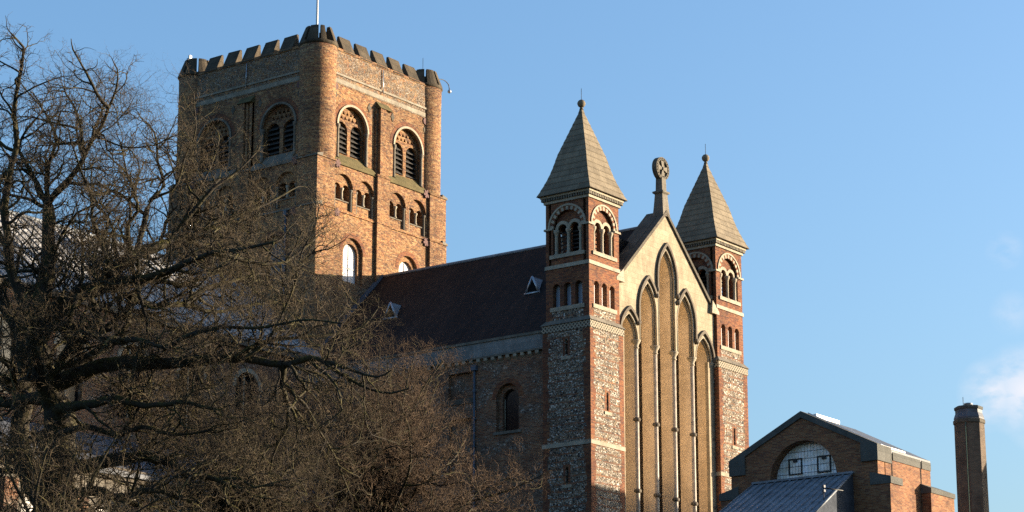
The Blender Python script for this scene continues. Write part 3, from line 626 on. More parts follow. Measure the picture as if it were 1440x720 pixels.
# cross finial
def sq(h, z, cy=-31.2): return [(-h, cy-h, z), (h, cy-h, z), (h, cy+h, z), (-h, cy+h, z)]
cf = MB().loft([sq(.42, 41.3), sq(.36, 42.0), sq(.30, 42.85)]).build('cross_finial', 'dirty_stone', TR)
MB().loft([sq(.30, 42.82), sq(.42, 42.92), sq(.42, 43.02), sq(.26, 43.1), sq(.24, 43.95)]).build('collar', 'dirty_stone', cf)
ZC = 44.62; whl = MB()
whl.band(arcpts(0, .58, ZC, 0, 360, 36), arcpts(0, .78, ZC, 0, 360, 36), 31.02, 31.38, T)
whl.prism(arcpts(0, .6, ZC, 0, 350, 35), 31.14, 31.26, T)
whl.build('wheel', 'coping_stone', cf)
crs = MB()
for q in range(4):
    a0 = q*math.pi/2; pr = lambda r_, t_: (r_*math.cos(a0)-t_*math.sin(a0), ZC+r_*math.sin(a0)+t_*math.cos(a0))
    crs.prism([pr(.1, -.07), pr(.52, -.2), pr(.52, .2), pr(.1, .07)], 31.26, 31.37+q*.003, T)
for q in range(20):
    a0 = q*math.pi/10; crs.add([], []); crs.sphere(T(.68*math.cos(a0), 31.38, ZC+.68*math.sin(a0)), .05, 6, 4)
crs.sphere(T(0, 31.34, ZC), .13, 8, 6); crs.build('cross', 'dirty_stone', cf)
MB().prism(arcpts(0, .575, ZC, 0, 350, 35), 31.262, 31.268, T).build('wheel_field', 'coping_stone', cf)

# ------------------------------------------------------------------ the two stair turrets
H = 1.815; CX, CY = -9.27+H, -31.87+H
tur = thing('stair_turret', 'near left stone capped turret of red brick and flint, beside the tiled roof', 'turret', (CX, CY, GZ), 'pair of turrets flanking the stone gable')
H2 = 1.66
lo = MB(); slits = []
for side in 'SWNE':
    T = frame(side, CX, CY)
    hs = []
    if side == 'S': hs = [(0.0, 27.08, 28.17), (0.0, 17.5, 18.6)]
    if side == 'W': hs = [(0.0, 30.55, 31.45), (0.0, 22.5, 23.45)]
    hl = [[(a-.1, z0), (a+.1, z0), (a+.1, z1), (a, z1+.1), (a-.1, z1)] for a, z0, z1 in hs]
    lo.prism([(-H, GZ-1), (H, GZ-1), (H, 32.1), (-H, 32.1)], H-.4, H, T, hl)
lo.build('flint_wall', 'flint', tur)
cor = MB().box(CX-1.2, CX+1.2, CY-1.2, CY+1.2, GZ, 37).box(CX-.55, CX+.55, CY-.55, CY+.55, 37, 40.5); cor.build('core', 'dark_inside', tur)
# toothed brick quoins
qn = MB(); rng = random.Random(8)
for side in 'SWNE':
    T = frame(side, CX, CY)
    for s in (-1, 1):
        z = GZ-1
        pts = [(s*(H+.004), GZ-1)]
        inn = []
        while z < 32.0:
            hgt = rng.choice((.25, .33, .42)); wd = rng.choice((.34, .42, .5, .56)); z1 = min(32.1, z+hgt); inn += [(s*(H-wd), z), (s*(H-wd), z1)]; z = z1
        qn.prism([(s*(H+.004), GZ-1)]+inn+[(s*(H+.004), 32.1)], H-.05, H+.006, T)
    for (a, z0, z1) in ([(0, 27.0, 28.35)] if side == 'S' else []) + ([(0, 30.5, 31.7), (0, 22.45, 23.65)] if side == 'W' else []):
        for s in (-1, 1): qn.box(*sorted((s*.11, s*.27)), H-.02, H+.007, z0, z1, T)
        qn.box(-.11, .11, H-.02, H+.007, z1-.12, z1, T)
qn.build('brick_quoin', 'redbrick', tur)
for side, z0 in (('S', 27.0), ('W', 30.45), ('W', 22.4)):
    T = frame(side, CX, CY); MB().box(-.36, .36, H-.05, H+.06, z0-.2, z0, T).build('slit_sill', 'trim_stone', tur)
def ringband(z0, z1, h0, h1=None):
    h1 = h1 or h0; q = lambda h, z: [(CX-h, CY-h, z), (CX+h, CY-h, z), (CX+h, CY+h, z), (CX-h, CY+h, z)]
    return MB().loft([q(h0, z0), q(h1, z1)])
ringband(24.78, 25.05, H+.05).build('string_course', 'trim_stone', tur)
ringband(32.1, 32.56, H+.05).build('lattice_band', 'lattice', tur)
ringband(32.56, 32.88, H+.13, H2+.03).build('weathering', 'dirty_stone', tur)
up = MB()
for side in 'SWNE':
    T = frame(side, CX, CY); a0 = H2 if side in 'SN' else H2-.42
    hol = [arch(c, .27, 33.7, 34.95, 8) for c in (-.86, 0, .86)]
    up.prism([(-a0, 32.88), (a0, 32.88), (a0, 36.2), (-a0, 36.2)], H2-.42, H2, T, hol)
    up.prism([(-a0, 36.45), (a0, 36.45), (a0, 40.5), (-a0, 40.5)], H2-.22, H2, T, [arch(0, 1.12, 37.1, 38.92, 18)])
    up.prism([(-a0+.3, 36.45), (a0-.3, 36.45), (a0-.3, 40.5), (-a0+.3, 40.5)], H2-.5, H2-.22, T, [arch(c, .36, 37.1, 38.75, 10) for c in (-.47, .47)])
up.box(CX-H2+.42, CX+H2-.42, CY-H2+.42, CY+H2-.42, 40.3, 40.5)
up.build('brick_wall', 'redbrick', tur)
fl = MB()
for side in 'SWNE':
    T = frame(side, CX, CY); fl.box(-1.2, 1.2, H2-.02, H2+.008, 32.9, 33.44, T)
fl.build('flint_panel', 'flint', tur)
ringband(36.2, 36.45, H2+.07, H2+.05).build('string_course', 'trim_stone', tur)
for side in 'SWNE':
    T = frame(side, CX, CY); vis = side in 'SW'
    MB().box(-1.3, 1.3, H2-.3, H2+.07, 33.44, 33.7, T).build('window_sill', 'trim_stone', tur)
    for c in (-.86, 0, .86):
        MB().prism(arch(c, .28, 33.7, 34.95, 8), H2-.40, H2-.37, T).build('light', 'skyglass' if side == 'W' else 'glass', tur)
        MB().band(arcpts(c, .28, 34.97, n=10), arcpts(c, .48, 34.97, n=10), H2-.02, H2+.012, T).build('arch_ring', 'redbrick', tur)
        if side == 'S': MB().box(c-.27, c-.2, H2-.36, H2-.02, 33.72, 34.9, T).build('pane_glint', 'white_screen', tur)  # white strip painted as the bright reflection in each south light
    # paired bell opening
    bo = MB().band(arcpts(0, 1.34, 38.87, n=28), arcpts(0, 1.46, 38.87, n=28), H2-.02, H2+.07, T).build('bell_opening', 'trim_stone', tur)
    vo = MB(); nb = 21
    for q in range(nb):
        if q % 2 == 0: vo.band(arcpts(0, 1.08, 38.87, 180*q/nb, 180*(q+1)/nb, 3), arcpts(0, 1.34, 38.87, 180*q/nb, 180*(q+1)/nb, 3), H2-.1, H2+.02, T)
    vo.build('voussoir', 'trim_stone', bo)
    vo = MB()
    for q in range(nb):
        if q % 2 == 1: vo.band(arcpts(0, 1.08, 38.87, 180*q/nb, 180*(q+1)/nb, 3), arcpts(0, 1.34, 38.87, 180*q/nb, 180*(q+1)/nb, 3), H2-.1, H2+.016, T)
    vo.build('brick_voussoir', 'redbrick', bo)
    ia = MB()
    for c in (-.47, .47): ia.band(arcpts(c, .35, 38.75, n=14), arcpts(c, .56, 38.75, n=14), H2-.24, H2-.12+(.003 if c > 0 else 0), T)
    ia.build('inner_arch', 'trim_stone', bo)
    cs = MB()
    for c, zz in ((-.94, 38.75), (0, 38.75), (.94, 38.75)):
        cs.lathe([(0.16, 37.1), (.16, 37.18), (.11, 37.24), (.11, 38.42), (.15, 38.52), (.2, 38.64), (.2, 38.74)], *T(c, H2-.16, 0)[:2], 10)
    cs.build('column', 'trim_stone', bo)
    MB().box(-1.32, 1.32, H2-.4, H2+.1, 36.86, 37.1, T).build('opening_sill', 'trim_stone', bo)
    for s in (-1, 1): MB().box(*sorted((s*1.1, s*(H2+.1))), H2-.12, H2+.1, 38.76, 38.88, T).build('impost', 'trim_stone', bo)
    if vis:
        for q in range(6):
            z = 37.2+q*.27
            MB().add([T(a, b, c_) for a in (-.84, .84) for b, c_ in ((H2-.62, z+.14), (H2-.45, z), (H2-.45, z+.03), (H2-.62, z+.17))], [(0, 1, 2, 3), (4, 7, 6, 5), (0, 4, 5, 1), (1, 5, 6, 2), (2, 6, 7, 3), (3, 7, 4, 0)]).build('louvre_slat', 'louvre_wood', bo)
# cornice with dentils
ringband(40.5, 40.68, H2+.1).build('cornice', 'trim_stone', tur)
cn = MB()
for side in 'SWNE':
    T = frame(side, CX, CY)
    for q in range(20):
        u = -1.82+q*3.64/19; cn.box(u-.055, u+.055, H2+.06, H2+.22, 40.68, 40.86, T)
cn.box(CX-H2-.08, CX+H2+.08, CY-H2-.08, CY+H2+.08, 40.66, 40.87)
cn.build('dentil_course', 'dirty_stone', tur)
ringband(40.86, 41.0, H2+.26).build('cornice', 'trim_stone', tur)
sp = MB(); nrow = 15; zt = 47.15; zb = 41.0
hprof = lambda t: (H2+.42)*(1-t)**1.0*(1-0.0*t)-0.10*math.sin(math.pi*min(1, t*2.2))*(t < .45)
q = lambda h, z: [(CX-h, CY-h, z), (CX+h, CY-h, z), (CX+h, CY+h, z), (CX-h, CY+h, z)]
rings = []
for i in range(nrow):
    t0, t1 = i/nrow, (i+1)/nrow
    rings += [q(hprof(t0)+.02, zb+(zt-zb)*t0), q(max(.06, hprof(t1)+.008), zb+(zt-zb)*t1-.015)]
sp.loft(rings); sp.build('spire', 'spire_stone', tur)
MB().lathe([(.14, 47.0), (.1, 47.15), (.1, 47.22)], CX, CY, 12).sphere((CX, CY, 47.42), .27, 14, 10).build('ball_finial', 'spire_stone', tur)
MB().tube([(CX, CY, 47.6), (CX, CY, 48.45)], .018, 5).build('lightning_rod', 'iron', tur)
def copy_tree(o, parent=None):
    c = o.copy(); COL.objects.link(c)
    if parent is not None: c.parent = parent
    for ch in list(o.children): copy_tree(ch, c)
    return c
tur2 = copy_tree(tur); tur2.location = (-CX, CY, GZ)
tur2['label'] = 'farther right stone capped turret of red brick and flint, right of the gable'
# white quoin blocks on the west flank of that turret
ex = MB(); T = frame('W', -CX, CY)
for i in range(26): ex.box(H-.16, H-.38+.55*(0), H-.02, H+.012, 14.2+i*.7, 14.2+i*.7+.34, T) if False else ex.box(1.1, 1.42, H-.02, H+.012, 14.2+i*.7, 14.55+i*.7, T)
BASE[tur2.name] = Vector((-CX, CY, GZ)); ex.build('quoin_stone', 'trim_stone', tur2)

# ------------------------------------------------------------------ nave
NV = thing('cathedral_nave', 'long nave with pale ribbed lead roof, seen through the bare oak', 'building', (-35, 0, GZ))
nz0, ne, nhw = 40.4, 33.6, 8.0
nr = MB(); nr.loft([[(x, s_*a, b) for s_, a, b in ((-1, nhw+.3, ne-.2), (-1, 0, nz0), (1, nhw+.3, ne-.2))] for x in (-7.0, -30, -55, -80)], close=False)
nr = nr.build('roof', 'lead_pale', NV)
sm = MB()
for i in range(98):
    x = -7.6-i*.74
    sm.loft([[(x+a, y, z+zz) for a, zz in ((-.035, -.02), (.035, -.02), (.035, .07), (-.035, .07))] for y, z in ((0, nz0), (-nhw-.3, ne-.2))])
sm.build('standing_seam', 'lead', nr)
MB().tube([(-7, 0, nz0+.05), (-80, 0, nz0+.05)], .13, 8).build('ridge_roll', 'lead', nr)
T = frame('S'); nw_ = MB()
hol = [arch(-14.5-i*5.2, 1.1, 26.6, 30.2) for i in range(12)]
nw_.prism([(-80, GZ-1), (-7.1, GZ-1), (-7.1, 33.3), (-80, 33.3)], nhw-.5, nhw, T, hol); nw_.box(-80, -7.1, -nhw+.6, nhw, GZ-1, 33.2); nw_.build('wall', 'mixwall', NV)
MB().box(-80, -7.2, nhw-.2, nhw+.25, 33.0, 33.5, T).build('parapet', 'hood_stone', NV)
for i in range(12):
    c = -14.5-i*5.2
    wn = MB().prism(arch(c, 1.12, 26.6, 30.2), nhw-.4, nhw-.36, T).build('window', 'glass', NV)
    MB().box(c-.05, c+.05, nhw-.36, nhw-.28, 26.6, 31.2, T).build('mullion', 'trim_stone', wn)
    MB().band(arcpts(c, 1.12, 30.2), arcpts(c, 1.4, 30.2), nhw-.1, nhw+.06, T).build('arch_ring', 'trim_stone', NV)
al = MB(); al.loft([[(x, -y, z) for y, z in ((nhw, 25.2), (nhw+6.4, 21.8), (nhw+6.4, 21.5), (nhw, 24.9))] for x in (-80, -8.9)]); al = al.build('aisle_roof', 'dark_lead', NV)
MB().box(-80, -8.9, nhw, nhw+6.0, GZ-1, 21.6, T).build('aisle_wall', 'dirty_stone', NV)
MB().box(-80, -8.9, nhw+5.7, nhw+6.25, 21.3, 22.0, T).build('aisle_parapet', 'hood_stone', NV)
for i in range(11):
    c = -17-i*5.2
    MB().prism(arch(c, .9, 16.0, 18.8), nhw+6.0, nhw+6.03, T).build('aisle_window', 'glass', NV)
    MB().box(c+2.1, c+3.1, nhw+5.9, nhw+7.1, GZ-1, 20.2, T).build('buttress', 'mixwall', NV)

# ------------------------------------------------------------------ chapter house
XC = -7.93; CHL = 6.45
CH = thing('chapter_house', 'low modern brick gabled building with half-round window at lower right', 'building', (XC+3, -45.85, GZ))
T = frame('W', 0, 0)            # o = -x, u = -y
O0 = -XC
ap, ev = 24.95, 22.6; yc = 45.85; gw = 4.85
outl = [(yc-gw, GZ-1), (yc+gw, GZ-1), (yc+gw, ev), (yc, ap), (yc-gw, ev)]
bd = MB().prism(outl, O0-.80, O0, T, [arch(yc, 2.2, 19.0, 21.42, 28)])
bd.prism([(yc-gw, GZ-1), (yc+gw, GZ-1), (yc+gw, ev-.1), (yc, ap-.1), (yc-gw, ev-.1)], O0-CHL, O0-.9, T)
bd.box(-(yc-gw), -(yc-gw)-.01, 0, 0, 0, 0) if False else None
bd.build('brick_wall', 'newbrick', CH)
TS = frame('S')                 # o = -y, u = x
MB().prism(arch(yc, 2.21, 19.0, 21.42, 28), O0-.79, O0-.73, T).build('half_round_window', 'leaded', CH)
hw_ = bpy.data.objects['half_round_window']
for a, b, z0, z1 in ((44.5, 45.4, 21.8, 22.75), (46.4, 47.3, 21.75, 22.75)):
    f_ = MB().box(a, b, O0-.73, O0-.66, z0, z0+.07, T).box(a, b, O0-.73, O0-.66, z1-.07, z1, T).box(a, a+.07, O0-.73, O0-.66, z0+.07, z1-.07, T).box(b-.07, b, O0-.73, O0-.66, z0+.07, z1-.07, T)
    f_.box((a+b)/2-.13, (a+b)/2+.13, O0-.73, O0-.65, z1-.22, z1-.07, T); f_.build('opening_light', 'iron', hw_)
MB().band(arcpts(yc, 2.2, 21.42, n=36), arcpts(yc, 2.75, 21.42, n=36), O0-.1, O0+.008, T).build('brick_arch', 'newbrick', CH)
for s in (-1, 1):
    MB().prism([(yc, ap+.02), (yc, ap+.40), (yc+s*(gw+.05), ev+.33), (yc+s*(gw+.05), ev-.05), ], O0-.5, O0+.10+(.003 if s > 0 else 0), T).build('gable_coping', 'modern_coping', CH)
    MB().prism([(yc+s*(gw+.08), ev+.30), (yc+s*(gw+.08), ev-.62), (yc+s*(gw-1.0), ev-.62), (yc+s*(gw-1.0), ev+.45)], O0-1.56, O0+.12+(.003 if s > 0 else 0), T).build('kneeler', 'modern_coping', CH)
    bt = MB().box(*sorted((yc+s*(gw-.4), yc+s*(gw+.75))), O0-1.3, O0+.02, GZ-1, 20.6, T).build('buttress', 'newbrick', CH)
    MB().prism([(yc+s*(gw-.5), 21.35), (yc+s*(gw-.5), 20.6), (yc+s*(gw+.83), 20.6), (yc+s*(gw+.83), 21.0)], O0-1.35, O0+.07, T).build('cap', 'modern_coping', bt)
rfm = MB()
for s in (-1, 1):
    rfm.prism([(yc, ap+.30), (yc, ap+.12), (yc+s*(gw+.02), ev+.0), (yc+s*(gw+.02), ev+.2)], O0-CHL, O0-.5, T)
rf_ = rfm.build('roof', 'dark_lead', CH)
MB().box(yc-.16, yc+.16, O0-CHL+2.2, O0-1.5, ap+.26, ap+.47, T).build('ridge_rooflight', 'white_paint', rf_)
MB().prism([(yc+.15, ap+.40), (yc+.15, ap+.30), (yc+gw, ev+.26), (yc+gw, ev+.36)], O0-.62, O0-.505, T).build('verge_trim', 'zinc', rf_)
MB().box(yc+gw-.08, yc+gw+.0, O0-3.4, O0-.6, ev+.24, ev+.34, T).build('gutter_strip', 'white_paint', rf_)
ys_ = yc+gw
for a, b in ((-6.15, -2.80), (-2.62, -1.48)):
    MB().box(a, b, ys_-.3, ys_+.05, ev-.40, ev+.08, TS).build('side_coping', 'modern_coping', CH)
for a in (-6.35, -2.8): MB().box(a+.02, a+.16, ys_-.1, ys_+.006, 19, ev-.0, TS).build('slot_shade', 'dark_inside', CH)  # near-black strips on the wall face, painted as shade inside slots
eb = MB().box(-2.75, .2, ys_-2.5, ys_+.0+.62, GZ-1, 20.72, TS).build('end_buttress', 'newbrick', CH)
MB().add([TS(a, b, c_) for a, b, c_ in ((-2.8, ys_+.68, 20.72), (.26, ys_+.68, 20.72), (.26, ys_-2.5, 20.72), (-2.8, ys_-2.5, 20.72), (-2.8, ys_+.68, 21.0), (.26, ys_+.68, 21.0), (-.6, ys_-.1, 21.35), (-2.8, ys_-.1, 21.35), (.26, ys_-2.5, 21.0), (-2.8, ys_-2.5, 21.35))],
         [(0, 1, 5, 4), (4, 5, 6, 7), (0, 4, 7, 9, 3), (1, 2, 8, 5), (5, 8, 6), (7, 6, 8, 9), (3, 9, 8, 2), (0, 3, 2, 1)]).build('end_buttress_cap', 'modern_coping', CH)
# lead lean-to in front of the gable
LN = thing('lead_porch', 'low blue-grey ribbed lead roof in front of the brick gable', 'porch', (XC-2.5, -45.8, GZ))
xa, xb = XC-.02, XC-6.0; za, zbm = 21.38, 21.38-6.0*.55
MB().add([(xa, -42.6, za), (xa, -49.1, za), (xb, -49.7, zbm), (xb, -42.6, zbm), (xa, -42.6, GZ), (xa, -49.2, GZ), (xb, -49.7, GZ), (xb, -42.6, GZ)],
         [(0, 3, 2, 1), (0, 1, 5, 4), (2, 3, 7, 6), (3, 0, 4, 7)]).build('roof', 'lead', LN)
MB().add([(xa, -49.1, za), (xb, -49.7, zbm), (xb, -49.7, GZ), (xa, -49.2, GZ)], [(0, 1, 2, 3)]).build('end_cheek', 'shaded_lead', LN)
sm = MB()
for i in range(14):
    y = -42.6-i*.5
    sm.loft([[(x, y+a, z+zz) for a, zz in ((-.03, -.01), (.03, -.01), (.03, .09), (-.03, .09))] for x, z in ((xa, za), (xb, zbm))])
sm.tube([(xa, -49.1, za+.03), (xb, -49.7, zbm+.03)], .07, 6)
sm.build('standing_seam', 'lead', LN)
MB().box(42.5, 49.2, -xa-.1, -xa+.2, za-.02, za+.1, T).build('flashing', 'lead', LN)
lp = thing('flood_lamp', 'small twin floodlight on a bracket above the lead roof', 'lamp', (XC-3.6, -49.3, 18.9))
lx, ly = XC-3.7, -49.25
MB().tube([(lx, ly, 18.6), (lx, ly, 20.1)], .02, 6).tube([(lx-.05, ly, 20.05), (lx+1.1, ly-.6, 19.98)], .035, 6).build('bracket', 'iron', lp)
MB().box(lx-.10, lx+.08, ly-.08, ly+.08, 20.06, 20.2).build('lamp_head', 'dark_lead', lp); MB().box(lx-.10, lx+.08, ly-.08, ly+.08, 19.82, 19.95).build('lamp_head', 'dark_lead', lp)

# ------------------------------------------------------------------ chimney
chx, chy = 8.3, -48.6
CM = thing('boiler_chimney', 'tall octagonal brown brick chimney standing alone at far right', 'chimney', (chx, chy, GZ))
MB().lathe([(1.0, GZ-1), (.94, 26.7)], chx, chy, 8, False, R(22.5)).build('shaft', 'chimneybrick', CM)
MB().lathe([(.96, 26.7), (1.0, 26.75), (1.0, 26.95), (.95, 27.0)], chx, chy, 8, False, R(22.5)).build('collar', 'coping_stone', CM)
MB().lathe([(.93, 27.0), (.95, 27.1), (.88, 27.3), (.84, 27.4), (.84, 27.62)], chx, chy, 8, False, R(22.5)).build('vent_cap', 'dark_lead', CM)
MB().lathe([(.88, 27.62), (.90, 27.66), (.90, 27.80), (.8, 27.84)], chx, chy, 8, False, R(22.5)).build('cap_slab', 'modern_coping', CM)
MB().lathe([(.2, 27.86), (.2, 27.98), (.28, 28.0), (.28, 28.06), (.1, 28.1)], chx, chy, 12).build('flue_cowl', 'zinc', CM)
MB().tube([(chx-.5, chy+.1, 27.86), (chx-.5, chy+.1, 28.4)], .02, 5).build('rod', 'iron', CM)
a0 = R(180+12); MB().tube([(chx+.96*math.cos(a0), chy+.96*math.sin(a0), z) for z in (GZ, 26.7)], .025, 5).build('copper_strip', 'verdigris', CM)
NH = thing('shadow_house', 'unseen tall brick house added for its shadow, with a tiled gable roof east of the chapter house', 'house', (27, -58, GZ))  # out of view, added to cast the shadow on the near turret's foot
T = frame('W'); MB().prism([(54.2, GZ-1), (61.8, GZ-1), (61.8, 24.2), (58, 27.9), (54.2, 24.2)], -34.5, -20.4, T).build('wall', 'newbrick', NH)
MB().prism([(58, 28.1), (58, 27.9), (62.2, 23.85), (62.2, 24.05)], -34.7, -20.3, T).prism([(58, 28.1), (58, 27.9), (53.8, 23.85), (53.8, 24.05)], -34.7, -20.3, T).build('roof', 'tiles', NH)
MB().box(29, 30.2, -58.5, -57.5, 26.5, 29.6).build('chimney_stack', 'newbrick', NH)
for z in (16.0, 20.0):
    for x in (22.5, 26, 29.5, 33): MB().box(x-.5, x+.5, 61.8, 61.82, z, z+1.8, frame('S')).build('window', 'glass', NH)
#TREES
# ------------------------------------------------------------------ bare trees
RH = np.array((0.59973, -0.80020, 0.0)); FH = np.array((0.80020, 0.59973, 0.0))
def tube_mesh(name, P, Rd, ns, mat, parent):
    """P (N,K,3) polylines, Rd (N,K) radii -> one mesh of tapering tubes, in the parent's local metres"""
    n, k, _ = P.shape
    t = np.empty_like(P); t[:, 1:-1] = P[:, 2:]-P[:, :-2]; t[:, 0] = P[:, 1]-P[:, 0]; t[:, -1] = P[:, -1]-P[:, -2]
    t /= np.linalg.norm(t, axis=2, keepdims=True)+1e-9
    ref = np.array((0.31, 0.17, 0.93)); a = np.cross(t, ref); a /= np.linalg.norm(a, axis=2, keepdims=True)+1e-6; b = np.cross(t, a)
    ang = np.arange(ns)*2*np.pi/ns
    V = P[:, :, None, :]+Rd[:, :, None, None]*(np.cos(ang)[None, None, :, None]*a[:, :, None, :]+np.sin(ang)[None, None, :, None]*b[:, :, None, :])
    V = V.reshape(-1, 3)
    i = np.arange(n)[:, None, None]*k*ns; j = np.arange(k-1)[None, :, None]*ns; q = np.arange(ns)[None, None, :]; q2 = (q+1) % ns
    F = np.stack([i+j+q, i+j+q2, i+j+ns+q2, i+j+ns+q], -1).reshape(-1, 4)
    me = bpy.data.meshes.new(name); me.vertices.add(len(V)); me.vertices.foreach_set('co', V.astype(np.float32).ravel())
    me.loops.add(F.size); me.loops.foreach_set('vertex_index', F.astype(np.int32).ravel())
    me.polygons.add(len(F)); me.polygons.foreach_set('loop_start', np.arange(0, F.size, 4, dtype=np.int32)); me.polygons.foreach_set('loop_total', np.full(len(F), 4, np.int32))
    me.polygons.foreach_set('use_smooth', np.ones(len(F), bool)); me.update(calc_edges=True); me.materials.append(M[mat])
    o = bpy.data.objects.new(name, me); COL.objects.link(o); o.parent = parent; return o

def resample(p, r, step, wob, rng):
    """smooth a hand-set limb line (Catmull-Rom) and give it small kinks"""
    p = np.array(p, float); n = len(p); pp = np.vstack([2*p[0]-p[1], p, 2*p[-1]-p[-2]]); out = []; rad = []
    for i in range(n-1):
        m = max(2, int(np.linalg.norm(p[i+1]-p[i])/step))
        for s in np.arange(m)/m:
            p0, p1, p2, p3 = pp[i:i+4]
            out.append(.5*((2*p1)+(p2-p0)*s+(2*p0-5*p1+4*p2-p3)*s*s+(3*p1-p0-3*p2+p3)*s**3)); rad.append((i+s)/(n-1))
    out.append(p[-1]); rad.append(1.0)
    out = np.array(out); rad = np.array(rad); k = rng.normal(0, wob, out.shape); k[0] = 0; out = out+k*np.clip(r[0]*3, .15, 1)
    return out, r[0]+(r[1]-r[0])*rad**0.8

def children(P, Rd, spacing, length, nseg, wob, up, rr, rmax, tmin, env, rng, spread=(0.6, 1.25), rend=0.45):
    """spawn side shoots along polylines (list of (K,3) arrays)"""
    S = []; Tn = []; RR = []; fr = []
    for p, r in zip(P, Rd):
        d = np.linalg.norm(np.diff(p, axis=0), axis=1); L = d.sum()
        if L < 1e-3: continue
        c = np.concatenate([[0], np.cumsum(d)]); m = max(1, int(L*(1-tmin)/spacing+rng.random()))
        u = L*(tmin+(1-tmin)*(np.arange(m)+rng.random(m))/m); u = np.minimum(u, L*.999)
        i = np.clip(np.searchsorted(c, u)-1, 0, len(d)-1); w_ = ((u-c[i])/np.maximum(d[i], 1e-6))[:, None]
        S.append(p[i]*(1-w_)+p[i+1]*w_); Tn.append((p[i+1]-p[i])/np.maximum(d[i], 1e-6)[:, None]); RR.append(r[i]); fr.append(u/L)
        if tmin < 0.9:                                   # the tip carries on as a shoot of its own
            S.append(p[-1:]); Tn.append(((p[-1]-p[-2])/max(d[-1], 1e-6))[None]); RR.append(r[-1:]); fr.append(np.array([1.0]))
    S = np.vstack(S); Tn = np.vstack(Tn); RR = np.concatenate(RR); fr = np.concatenate(fr); n = len(S)
    ok = np.zeros(n, bool)
    for c, a in env: ok |= (((S-c)/a)**2).sum(1) < 1.05
    S, Tn, RR, fr = S[ok], Tn[ok], RR[ok], fr[ok]; n = len(S)
    pr = rng.normal(size=(n, 3)); pr -= Tn*(pr*Tn).sum(1, keepdims=True); pr /= np.linalg.norm(pr, axis=1, keepdims=True)
    th = rng.uniform(*spread, n)[:, None]; th[fr == 1.0] *= .3
    d = Tn*np.cos(th)+pr*np.sin(th); d[:, 2] += up*1.5
    ln = length*rng.uniform(.55, 1.35, n)*(1.15-.45*fr)/nseg
    pts = [S]; p = S
    for k in range(nseg):
        d = d+rng.normal(0, wob, (n, 3)); d[:, 2] += up; d /= np.linalg.norm(d, axis=1, keepdims=True)
        p = p+d*ln[:, None]; pts.append(p)
    Q = np.stack(pts, 1)
    inside = np.zeros(n, bool)
    for c, a in env: inside |= (((Q[:, -1]-c)/a)**2).sum(1) < 1.0
    Q[~inside] = S[~inside, None]+(Q[~inside]-S[~inside, None])*.42
    r0 = np.minimum(RR*rr, rmax)*rng.uniform(.75, 1.2, n); rad = r0[:, None]*np.linspace(1, rend, nseg+1)[None]
    return Q, rad

def bare_tree(name, label, base, limbs, env, seed, bark_mat, twig_mat, dens=1.0, tw=1.0, fill=0):
    rng = np.random.default_rng(seed)
    root = thing(name, label, 'tree', tuple(base)); root.rotation_euler.z = math.atan2(RH[1], RH[0])
    env = [(np.array(c, float), np.array(a, float)) for c, a in env]
    P = []; Rd = []
    for k, (r0, r1, pts) in enumerate(limbs):
        p, r = resample(pts, (r0, r1), 0.35, 0.035, rng)
        r = r*(1+rng.normal(0, .07, len(r)))
        if k == 0: r = r*(1+.5*np.exp(-np.arange(len(r))*.7))
        o = tube_mesh('trunk' if k == 0 else 'limb', p[None], r[None], 10 if r0 > .1 else 7, bark_mat, root)
        P.append(p); Rd.append(r)
    if fill:                                             # secondary limbs that fill the crown between the main ones
        Q0, r0_ = children(P[1:], Rd[1:], fill, 3.6, 12, .24, .02, .6, .085, .2, env, rng, rend=.25)
        od = np.argsort(-r0_[:, 0]); nl = max(0, min(len(Q0), 95-len(P)))
        for q in od[:nl]: tube_mesh('limb', Q0[q:q+1], r0_[q:q+1], 6, bark_mat, root)
        if len(od) > nl: tube_mesh('smaller_limbs', Q0[od[nl:]], r0_[od[nl:]], 6, bark_mat, root)['kind'] = 'stuff'
        P += list(Q0); Rd += list(r0_)
    Q1, r1 = children(P[1:], Rd[1:], .62/dens, 2.3, 8, .30, .03, .62, .06, .12, env, rng, rend=.3)
    Q2, r2 = children(list(Q1), list(r1), .40/dens, 1.15, 6, .34, .04, .75, .024, .18, env, rng)
    Qb, rb = children(P[1:], Rd[1:], .5/dens, .9, 6, .34, .05, .4, .022, .2, env, rng)
    Q2 = np.concatenate([Q2, Qb]); r2 = np.concatenate([r2, rb])
    Q3, r3 = children(list(Q2), list(r2), .21/dens, .55, 4, .38, .05, .8, .0115*tw, .12, env, rng)
    Q4, r4 = children(list(Q3), list(r3), .125/dens, .21, 2, .40, .06, .85, .0078*tw, .1, env, rng, rend=.75)
    print(name, len(Q1), len(Q2), len(Q3), len(Q4))
    br = tube_mesh('branches', Q1, r1, 5, bark_mat, root)
    tube_mesh('boughs', Q2, r2, 4, bark_mat if twig_mat == 'oak_twig' else twig_mat, br)
    t3 = tube_mesh('twigs', Q3, r3, 3, twig_mat, root); tube_mesh('shoots', Q4, r4, 3, twig_mat, t3)
    for o in (br, *br.children, t3, *t3.children): o['kind'] = 'stuff'
    return root

